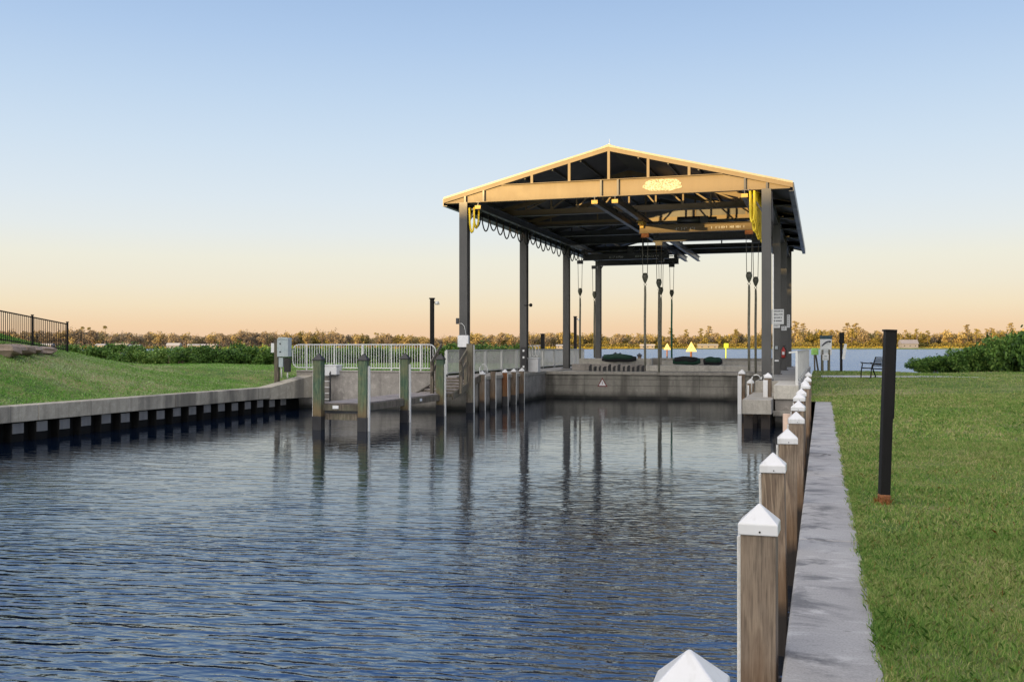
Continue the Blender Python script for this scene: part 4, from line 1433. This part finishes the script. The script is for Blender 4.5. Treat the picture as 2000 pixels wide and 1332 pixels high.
def make_shrub(name, label, seed, w_, d_, h_, n, size, mat, group):
    t = thing(name, label, 'shrub', group=group)
    P = shrub_mesh(seed, w_, d_, h_, n, size, mat, .22)
    npmesh('leaves', leafquads(P, size), 4, mat, t)
    m = MB()
    r2 = random.Random(seed)
    for i in range(9):
        x = r2.uniform(-w_ / 2, w_ / 2) * .75
        a = r2.uniform(-.4, .4)
        m.tube([(x, r2.uniform(-.2, .2) * d_, -.3), (x + a * .3, 0, h_ * .35), (x + a, r2.uniform(-.3, .3), h_ * .7)], [.05, .04, .015], 6)
    m.tube([(-w_ / 2 * .8, 0, -.22), (w_ / 2 * .8, 0, -.22)], .22, 6)
    m.build('stems', 'bark', t)
    return t


GL = 'mangrove shrubs behind the left lawn'
shr = [make_shrub('mangrove_shrub', 'dense green mangrove shrub in the hedge behind the left lawn', 20 + i, 4.4, 2.4, 1.72, 6500, .075, 'leaf', GL) for i in range(3)]
first = True
px = 108
i = 0
spots = []
while px < 1040:
    D = 70 + 3 * math.sin(px * .01)
    spots.append((px, D))
    px += 56 + rnd.uniform(-5, 5)
for i, (px, D) in enumerate(spots):
    x, y = XY(px, D)
    z = float(z_left(x, y))
    sc_ = .80 if px < 520 else (.70 if px < 860 else .84)
    o = shr[i] if i < 3 else dup(shr[i % 3], (0, 0, 0))
    o.location = (x, y, z - .12)
    o.rotation_euler = (0, 0, TH + (math.pi if i % 2 else 0) + rnd.uniform(-.15, .15))
    o.scale = (1, 1, sc_ * rnd.uniform(.93, 1.07))
# right hedge
GR = 'mangrove shrubs along the right shore'
sr = [make_shrub('mangrove_shrub', 'mangrove shrub', 40 + i, 4.2, 2.8, 1.6, 6500, .085, 'leaf', GR) for i in range(2)]
spec = [(1826, 61, .62, 'low bright mangrove shrub at left tip of the right hedge'), (1868, 61, .70, 'second low mangrove shrub of the right hedge'),
        (1908, 60, .95, 'mangrove shrub where the right hedge begins to climb'), (1950, 60, 1.2, 'tall dark mangrove shrub near the right edge'),
        (1992, 59, 1.45, 'tallest mangrove shrub at the right edge of the view'), (2040, 58, 1.6, 'mangrove shrub beyond the right edge'), (2100, 58, 1.7, 'tall mangrove shrub beyond the right edge')]
for i, (px, D, s, lb) in enumerate(spec):
    x, y = XY(px, D)
    o = sr[i] if i < 2 else dup(sr[i % 2], (0, 0, 0))
    o['label'] = lb
    o.location = (x, y, float(z_right(x, min(y, 59))) - .15)
    o.rotation_euler = (0, 0, TH + rnd.uniform(-.3, .3))
    o.scale = (.62 + .35 * s, .8, s)
# sunlit mangrove islet beyond the left hedge
isl = make_shrub('mangrove_shrub', 'sunlit yellow green mangrove on the islet beyond the left hedge', 60, 9, 5, 3.0, 5200, .2, 'leafb', 'sunlit mangroves beyond the left hedge')
pxs = [470, 540, 590, 640, 690, 745, 800, 860]
for i, px in enumerate(pxs):
    x, y = XY(px, 175 + 8 * (i % 3))
    o = isl if i == 0 else dup(isl, (0, 0, 0))
    o.location = (x, y, -.1)
    o.rotation_euler = (0, 0, TH + i)
    o.scale = (1, 1, rnd.uniform(.85, 1.0))

# ------------------------------------------------------------------ far shore
def tree_proto(name, label, kind, seed, mat, group):
    t = thing(name, label, 'tree', group=group)
    r = np.random.default_rng(seed)
    r2 = random.Random(seed)
    m = MB()
    if kind == 'round':
        H_, n = 12.0, 620
        nb = 12
        c = np.stack([r.uniform(-3.8, 3.8, nb), r.uniform(-3, 3, nb), r.uniform(4.2, 10.2, nb)], 1)
        c[:, :2] *= (1.15 - (c[:, 2:] - 4) / 14)
        rad = r.uniform(1.1, 2.2, nb)
        k = r.integers(0, nb, n)
        u = r.normal(size=(n, 3)); u /= np.linalg.norm(u, axis=1, keepdims=True)
        P = c[k] + u * rad[k][:, None] * r.uniform(.5, 1.05, (n, 1))
        size = .48
        m.tube([(0, 0, -.5), (.2, 0, 3), (0, 0, 6.5)], [.45, .32, .12], 7)
        for b in c[:7]:
            m.tube([(0.1, 0, 3.2), tuple(b)], [.16, .05], 5)
    elif kind == 'pine':
        H_ = 17
        cl = []
        P = []
        for i in range(9):
            z = 9.5 + i * .85
            a = r2.uniform(0, 6.28)
            L_ = r2.uniform(1.4, 3.6) * (1.1 - (i / 12))
            cl.append((math.cos(a) * L_, math.sin(a) * L_, z))
        cl.append((0, 0, 17.2))
        cl = np.array(cl)
        k = r.integers(0, len(cl), 380)
        u = r.normal(size=(380, 3)); u /= np.linalg.norm(u, axis=1, keepdims=True)
        P = cl[k] + u * np.array([1.5, 1.5, .65]) * r.uniform(.4, 1.05, (380, 1))
        size = .42
        m.tube([(0, 0, -.5), (.15, 0, 8), (0, 0, 17)], [.35, .26, .08], 7)
        for b in cl:
            m.tube([(0.05, 0, b[2] - .8), tuple(b)], [.1, .04], 5)
    elif kind == 'palm':
        m.tube([(0, 0, -.5), (.3, 0, 7), (.1, 0, 15)], [.3, .24, .2], 7)
        P = []
        for i in range(16):
            a = i / 16 * 6.28
            el = r2.uniform(-.5, 1.1)
            for q in range(12):
                f = q / 11
                P.append((.1 + math.cos(a) * 2.1 * f * math.cos(el * (1 - f)), math.sin(a) * 2.1 * f, 15 + 1.5 * f * math.sin(el) - 1.3 * f * f))
        P = np.array(P) + r.normal(0, .1, (len(P), 3))
        size = .40
    else:  # bare twiggy
        P = []
        m.tube([(0, 0, -.5), (0, .1, 5)], [.4, .22], 7)
        for i in range(16):
            a = r2.uniform(0, 6.28); L_ = r2.uniform(2, 4.4); z = r2.uniform(7, 12)
            p0_ = (0, 0, r2.uniform(3, 5)); p1_ = (math.cos(a) * L_, math.sin(a) * L_, z)
            m.tube([p0_, p1_], [.16, .04], 5)
            for q in range(16):
                f = r2.uniform(.4, 1.1)
                P.append([p0_[j] + (p1_[j] - p0_[j]) * f + r2.gauss(0, .55) for j in range(3)])
        P = np.array(P)
        size = .36
    npmesh('crown', leafquads(P, size, aspect=.7), 4, mat, t)
    m.build('trunk', 'bark', t)
    return t


protos = []
defs = [('broadleaf_tree', 'round broadleaf tree with orange brown crown on far shore', 'round', 'fol_o', 'round trees on the far shore'),
        ('broadleaf_tree', 'round broadleaf tree with orange brown crown on far shore', 'round', 'fol_b', 'round trees on the far shore'),
        ('broadleaf_tree', 'round broadleaf tree with olive crown on far shore', 'round', 'fol_g', 'olive trees on the far shore'),
        ('pine_tree', 'tall thin pine with tufted flat crown rising over far shore', 'pine', 'fol_g', 'pines rising above the far shore'),
        ('pine_tree', 'tall thin pine with tufted flat crown rising over far shore', 'pine', 'fol_o', 'pines rising above the far shore'),
        ('bare_tree', 'twiggy bare tree on the far shore skyline', 'bare', 'fol_b', 'bare trees on the far shore'),
        ('palm_tree', 'slim palm standing above the far trees at left', 'palm', 'fol_g', 'palms above the far trees at left')]
for i, (nm, lb, kd, mt, gp) in enumerate(defs):
    protos.append(tree_proto(nm, lb, kd, 70 + i, mt, gp))
used = [False] * len(protos)


def put(i, px, D, s, rz=None, zs=None):
    x, y = XY(px, D)
    o = protos[i] if not used[i] else dup(protos[i], (0, 0, 0))
    used[i] = True
    o.location = (x, y, .8)
    o.rotation_euler = (0, 0, rnd.uniform(0, 6.28) if rz is None else rz)
    o.scale = (s, s, zs or s)


def hprof(px):
    """how high the far wood stands, metres at 1000 m"""
    h = 14.6 + 1.9 * math.sin(px * .013) + 1.2 * math.sin(px * .041 + 1) + .9 * math.sin(px * .11)
    if px < 560: h += 2.2
    if px > 1250: h += 1.6
    if px > 1590: h += 1.8
    return h


px = -30.0
while px < 2040:
    D = 1075 + rnd.uniform(-15, 40)
    h = hprof(px)
    if px < 560:
        k = rnd.choice((0, 1, 1, 5))
    elif px < 1150:
        k = rnd.choice((0, 0, 1, 2, 5))
    else:
        k = rnd.choice((0, 0, 1, 2, 2, 4))
    s = h / (12.0 if k in (0, 1, 2, 5) else 15.5) * rnd.uniform(.85, 1.15) * (1.13 if k == 4 else 1)
    put(k, px, D, s * 1.12, zs=s)
    px += rnd.uniform(6.5, 11)
for px in (1310, 1342, 1366, 1436, 1440, 1610, 1665, 1790, 1812, 1908, 1938):
    put(3, px + rnd.uniform(-3, 3), 1058, rnd.uniform(1.0, 1.2) * (1.08 if px < 1400 else 1))
for px, s in ((161, 1.22), (174, 1.18), (205, 1.26), (733, .88), (738, .85), (787, .8)):
    put(6, px, 1062, s * .78, zs=s * 1.22)

# continuous low wood and shore mangroves
def woodmass(name, px0, px1, D, dd, h0, h1, n, size, mat, lab):
    p = rng.uniform(px0, px1, n)
    Dn = D + rng.uniform(0, dd, n)
    hp = np.array([hprof(v) for v in p]) / 17.0
    wob = .88 + .12 * np.sin(p * .21) * np.sin(p * .073 + 2) + rng.normal(0, .05, n)
    z = h0 + (h1 - h0) * rng.power(1.15, n) * wob * hp
    l = (p - 1000) / 1950.0 * Dn
    P = np.stack([l * CS - Dn * SN, l * SN + Dn * CS, z], 1)
    o = npmesh(name, leafquads(P, size, aspect=.75), 4, mat)
    return tag(o, lab, 'woods', kind='stuff')


woodmass('woodland', -60, 620, 1110, 40, .3, 19, 44000, .75, 'fol_b', 'brown winter wood along the far shore at left')
woodmass('woodland', 560, 2080, 1110, 40, .3, 18.5, 100000, .75, 'fol_o', 'orange lit wood along the far shore')
woodmass('woodland', 1140, 2080, 1055, 14, .2, 7.0, 20000, .7, 'fol_g', 'dark olive undergrowth in front of far wood at right')
woodmass('shore_mangroves', 1140, 2080, 1046, 7, .1, 2.6, 8000, .5, 'fol_y', 'yellow green mangroves along the far waterline')
woodmass('shore_mangroves', -60, 1150, 1046, 9, .1, 2.8, 8000, .55, 'fol_y', 'sunlit low growth on the left far bank')

# houses on far shore
def house(px, D, w_, d_, h_, rh, wm, rm, label, nwin=3, rz=0.0):
    x, y = XY(px, D)
    t = thing('house', label, 'house', (x, y, .9), TH + rz)
    wl = MB().span((-w_ / 2, -d_ / 2, -.5), (w_ / 2, d_ / 2, h_)).build('wall', wm, t)
    q = w_ / 2 + .6
    MB().prism([(-d_ / 2 - .6, 0), (d_ / 2 + .6, 0), (d_ * .1, rh), (-d_ * .1, rh)], (2 * q, 0, 0), (-q, 0, h_ + .01), ax=(0, 1, 0)).build('roof', rm, t)
    for i in range(nwin):
        xx = -w_ / 2 + w_ * (i + .5) / nwin
        f = MB().box((xx, -d_ / 2 - .03, h_ * .55), (1.5, .1, 1.5)).build('window_frame', 'roof_w', t)
        MB().box((xx, -d_ / 2 - .10, h_ * .55), (1.2, .06, 1.2)).build('pane', 'glass', f)
    return t


for (px, D, w_, h_, rh, wm, rm, lb) in ((92, 1040, 12, 3.0, 2.0, 'wall_h', 'roof_w', 'pale low house seen through the black fence'),
                                        (198, 1042, 9, 3.0, 1.6, 'wall_h', 'roof_w', 'white roofed house third from the left on far bank'),
                                        (238, 1041, 14, 3.2, 2.0, 'wall_h', 'trim', 'cream walled house catching the sun on far bank'),
                                        (264, 1043, 11, 2.6, 1.5, 'wall_h', 'roof_w', 'white roofed house right of the cream one'),
                                        (340, 1040, 13, 2.9, 2.6, 'wall_g', 'roof_w', 'pale gabled house left of centre on far bank'),
                                        (385, 1042, 18, 2.8, 1.6, 'wall_h', 'roof_w', 'long white roofed house on far bank'),
                                        (415, 1042, 9, 2.8, 1.5, 'wall_h', 'roof_h', 'small brown roofed house beside the long white one'),
                                        (1264, 1040, 14, 2.6, 1.6, 'wall_h', 'roof_h', 'low cream house on far shore left of yellow triangle'),
                                        (1382, 1040, 20, 2.7, 1.8, 'wall_h', 'trim', 'long cream house on far shore right of the yellow triangle'),
                                        (1098, 1040, 12, 2.4, 1.5, 'wall_h', 'roof_w', 'small white house on shore behind the third column'),
                                        (1774, 1036, 17, 4.6, 4.2, 'wall_g', 'wall_g', 'dark grey house with big roof on far shore at right')):
    house(px, D, w_, 9, h_, rh, wm, rm, lb)

# ------------------------------------------------------------------ unseen apartment block added behind the camera to shade the basin
t = thing('added_shade_building', 'long pale unseen apartment block added behind the viewer to cast shade', 'building', (-58, -66, 0))
BH = 16.0
MB().span((-52, -8, .5), (46, 8, BH - 1.2)).build('wall', 'wall_h', t)
MB().prism([(-9, 0), (9, 0), (2.0, 1.2), (-2.0, 1.2)], (100, 0, 0), (-53, 0, BH - 1.2), ax=(0, 1, 0)).build('roof', 'roof_h', t)
MB().span((-52, -9, BH - 2.4), (-9.0, 7, BH + 3.6)).build('shade_upper_floor', 'wall_h', t)  # added height, shaped to keep the sun off the rear left columns
MB().span((-52.6, -9.6, BH + 3.6), (-8.6, 7.6, BH + 4.0)).build('shade_upper_roof', 'roof_h', t)
for fl in range(4):
    for i in range(20):
        f = MB().box((-49 + i * 4.8, 8.02, 2.4 + fl * 3.1), (1.9, .12, 1.6)).build('window_frame', 'roof_w', t)
        MB().box((-49 + i * 4.8, 8.10, 2.4 + fl * 3.1), (1.6, .08, 1.3)).build('pane', 'glass', f)
        if fl == 3 and i > 18: break

# ------------------------------------------------------------------ grass blades
def blades(name, X, Y, zf, hgt, wid, mat, lab, lean=.5):
    N = len(X)
    Z = zf(X, Y) - .005
    a = rng.uniform(0, 2 * math.pi, N)
    cl = 1 + .35 * np.sin(X * 2.3 + 1.7 * np.sin(Y * 1.1)) * np.sin(Y * 1.9 + 1.3 * np.sin(X * 1.7)) + .2 * np.sin(X * 7.1) * np.sin(Y * 6.3 + X * 3)
    h = hgt * rng.uniform(.45, 1.35, N) * cl
    w_ = wid * rng.uniform(.6, 1.3, N)
    dx, dy = np.cos(a), np.sin(a)
    b = rng.uniform(0, 2 * math.pi, N)
    ln = lean * rng.uniform(.2, 1.3, N) * h
    lx, ly = np.cos(b) * ln, np.sin(b) * ln
    base = np.stack([X, Y, Z], 1)
    sid = np.stack([dx * w_ / 2, dy * w_ / 2, 0 * Z], 1)
    mid = base + np.stack([lx * .35, ly * .35, h * .6], 1)
    tip = base + np.stack([lx, ly, h * (1 - .2 * lean)], 1)
    V = np.stack([base - sid, base + sid, mid + sid * .8, tip, mid - sid * .8], 1).reshape(-1, 3)
    o = npmesh(name, V, 5, mat)
    return tag(o, lab, 'grass', kind='stuff')


def scatter(D0, D1, px0, px1, dens, zf_ok, xmin=None, xmax=None):
    # uniform over ground area
    area = .5 * (D1 ** 2 - D0 ** 2) * (px1 - px0) / 1950.0
    N = int(area * dens)
    D = np.sqrt(rng.uniform(D0 ** 2, D1 ** 2, N))
    p = rng.uniform(px0, px1, N)
    l = (p - 1000) / 1950.0 * D
    X, Y = l * CS - D * SN, l * SN + D * CS
    k = zf_ok(X, Y)
    return X[k], Y[k]


parts_x, parts_y = [], []
def okR(X, Y):
    D = -X * SN + Y * CS
    p = 1000 + 1950 * (X * CS + Y * SN) / D
    onpath = ((np.abs(D - 46.5) < 1.5) & (p < 1730)) | ((np.abs(D - 46.5 + (p - 1730) * .012) < .6) & (p >= 1730))
    return ((X > CAPR + .005) | ((Y > 32.3) & (X > -.5))) & (Y < 61) & ~onpath
def edge_tufts(n, y0, y1):
    Y = rng.uniform(y0, y1, n)
    X = CAPR + .015 + rng.normal(0, .03, n) + .02 * np.sin(Y * 3.1) * np.sin(Y * 7.7)
    return X, Y


a = scatter(3.8, 9, 1500, 2080, 5200, okR)
e = edge_tufts(9000, 3, 14)
blades('lawn_grass', np.concatenate([a[0], e[0]]), np.concatenate([a[1], e[1]]), z_right, .05, .005, 'grass', 'green grass blades on the near right lawn', .8)
a = scatter(9, 18, 1540, 2060, 1700, okR)
e = edge_tufts(8000, 12, 32)
blades('lawn_grass', np.concatenate([a[0], e[0]]), np.concatenate([a[1], e[1]]), z_right, .045, .010, 'grass', 'green grass blades on the right lawn past the black post', .8)
a = scatter(18, 34, 1560, 2060, 330, okR)
b = scatter(34, 61, 1570, 2060, 90, okR)
blades('lawn_grass', np.concatenate([a[0], b[0]]), np.concatenate([a[1], b[1]]), z_right, .06, .026, 'grass', 'mown grass on the far part of the right lawn', .9)
okL = lambda X, Y: ((X < LX - .56) | (Y > 38.7)) & (X < -15.8) & (Y < 74)
a = scatter(22, 42, -60, 900, 240, okL)
b = scatter(42, 76, -60, 1040, 75, okL)
blades('lawn_grass', np.concatenate([a[0], b[0]]), np.concatenate([a[1], b[1]]), z_left, .065, .028, 'grassL', 'mown grass on the left bank', .9)
a = scatter(3.8, 14, 1500, 2080, 55, okR)
blades('lawn_weeds', a[0], a[1], z_right, .06, .0035, 'drygrass', 'longer straw coloured stalks scattered over the near right lawn', .9)
# dry tuft round the post foot
x, y = XY(1726, 10.8)
N = 300
blades('dry_grass', x + rng.normal(0, .04, N), y + rng.normal(0, .04, N), z_right, .11, .006, 'drygrass', 'dry brown grass round the foot of the black post', .5)

# ------------------------------------------------------------------ sky, sun, camera
SAZ, SEL = R(24), R(4.0)      # rays travel towards +Y, turned 24 deg to +X
sd = Vector((math.sin(SAZ) * math.cos(SEL), math.cos(SAZ) * math.cos(SEL), -math.sin(SEL)))
L = bpy.data.lights.new('sun', 'SUN')
L.energy = 5.0
L.angle = R(.5)
L.color = (1.0, .65, .24)
lo = bpy.data.objects.new('sun', L)
C.objects.link(lo)
lo.rotation_euler = sd.to_track_quat('-Z', 'Y').to_euler()

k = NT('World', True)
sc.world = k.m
sky = k.n('ShaderNodeTexSky', sky_type='NISHITA')
sky.sun_disc = False
sky.sun_elevation = SEL
# sun stands towards -sd; Nishita rotation 0 = +Y, clockwise seen from above
sky.sun_rotation = math.atan2(-sd.x, -sd.y)
tc = k.n('ShaderNodeTexCoord')
nrm = k.n('ShaderNodeVectorMath', {0: (tc, 'Generated')}, operation='NORMALIZE')
sep = k.n('ShaderNodeSeparateXYZ', {0: nrm})
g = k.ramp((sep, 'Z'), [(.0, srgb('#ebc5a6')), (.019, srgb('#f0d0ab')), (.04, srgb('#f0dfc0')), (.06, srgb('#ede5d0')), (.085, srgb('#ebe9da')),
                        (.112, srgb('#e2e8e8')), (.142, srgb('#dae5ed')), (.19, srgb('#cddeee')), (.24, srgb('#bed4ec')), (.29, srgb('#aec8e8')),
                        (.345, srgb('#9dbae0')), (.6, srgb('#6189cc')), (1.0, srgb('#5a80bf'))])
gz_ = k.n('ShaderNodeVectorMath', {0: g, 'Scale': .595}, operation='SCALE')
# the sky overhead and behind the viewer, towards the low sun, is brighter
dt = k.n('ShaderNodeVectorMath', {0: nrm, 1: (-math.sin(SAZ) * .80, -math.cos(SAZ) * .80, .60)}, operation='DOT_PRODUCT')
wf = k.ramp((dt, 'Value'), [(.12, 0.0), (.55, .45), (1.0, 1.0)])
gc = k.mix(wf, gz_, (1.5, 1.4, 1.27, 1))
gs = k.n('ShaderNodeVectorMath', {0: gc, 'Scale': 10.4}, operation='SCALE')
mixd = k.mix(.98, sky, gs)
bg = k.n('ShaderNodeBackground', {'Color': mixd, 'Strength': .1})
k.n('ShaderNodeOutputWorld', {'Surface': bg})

cam = bpy.data.cameras.new('camera')
cam.lens = 1950 / 2000 * 36
cam.sensor_width = 36
cam.shift_y = 11 / 2000
cam.clip_start = .05
cam.clip_end = 20000
co = bpy.data.objects.new('camera', cam)
C.objects.link(co)
co.location = (0, 0, EYE)
co.rotation_euler = (R(90), 0, TH)
sc.camera = co
sc.view_settings.view_transform = 'Standard'
sc.view_settings.look = 'None'
sc.view_settings.exposure = .75
sc.view_settings.gamma = 1
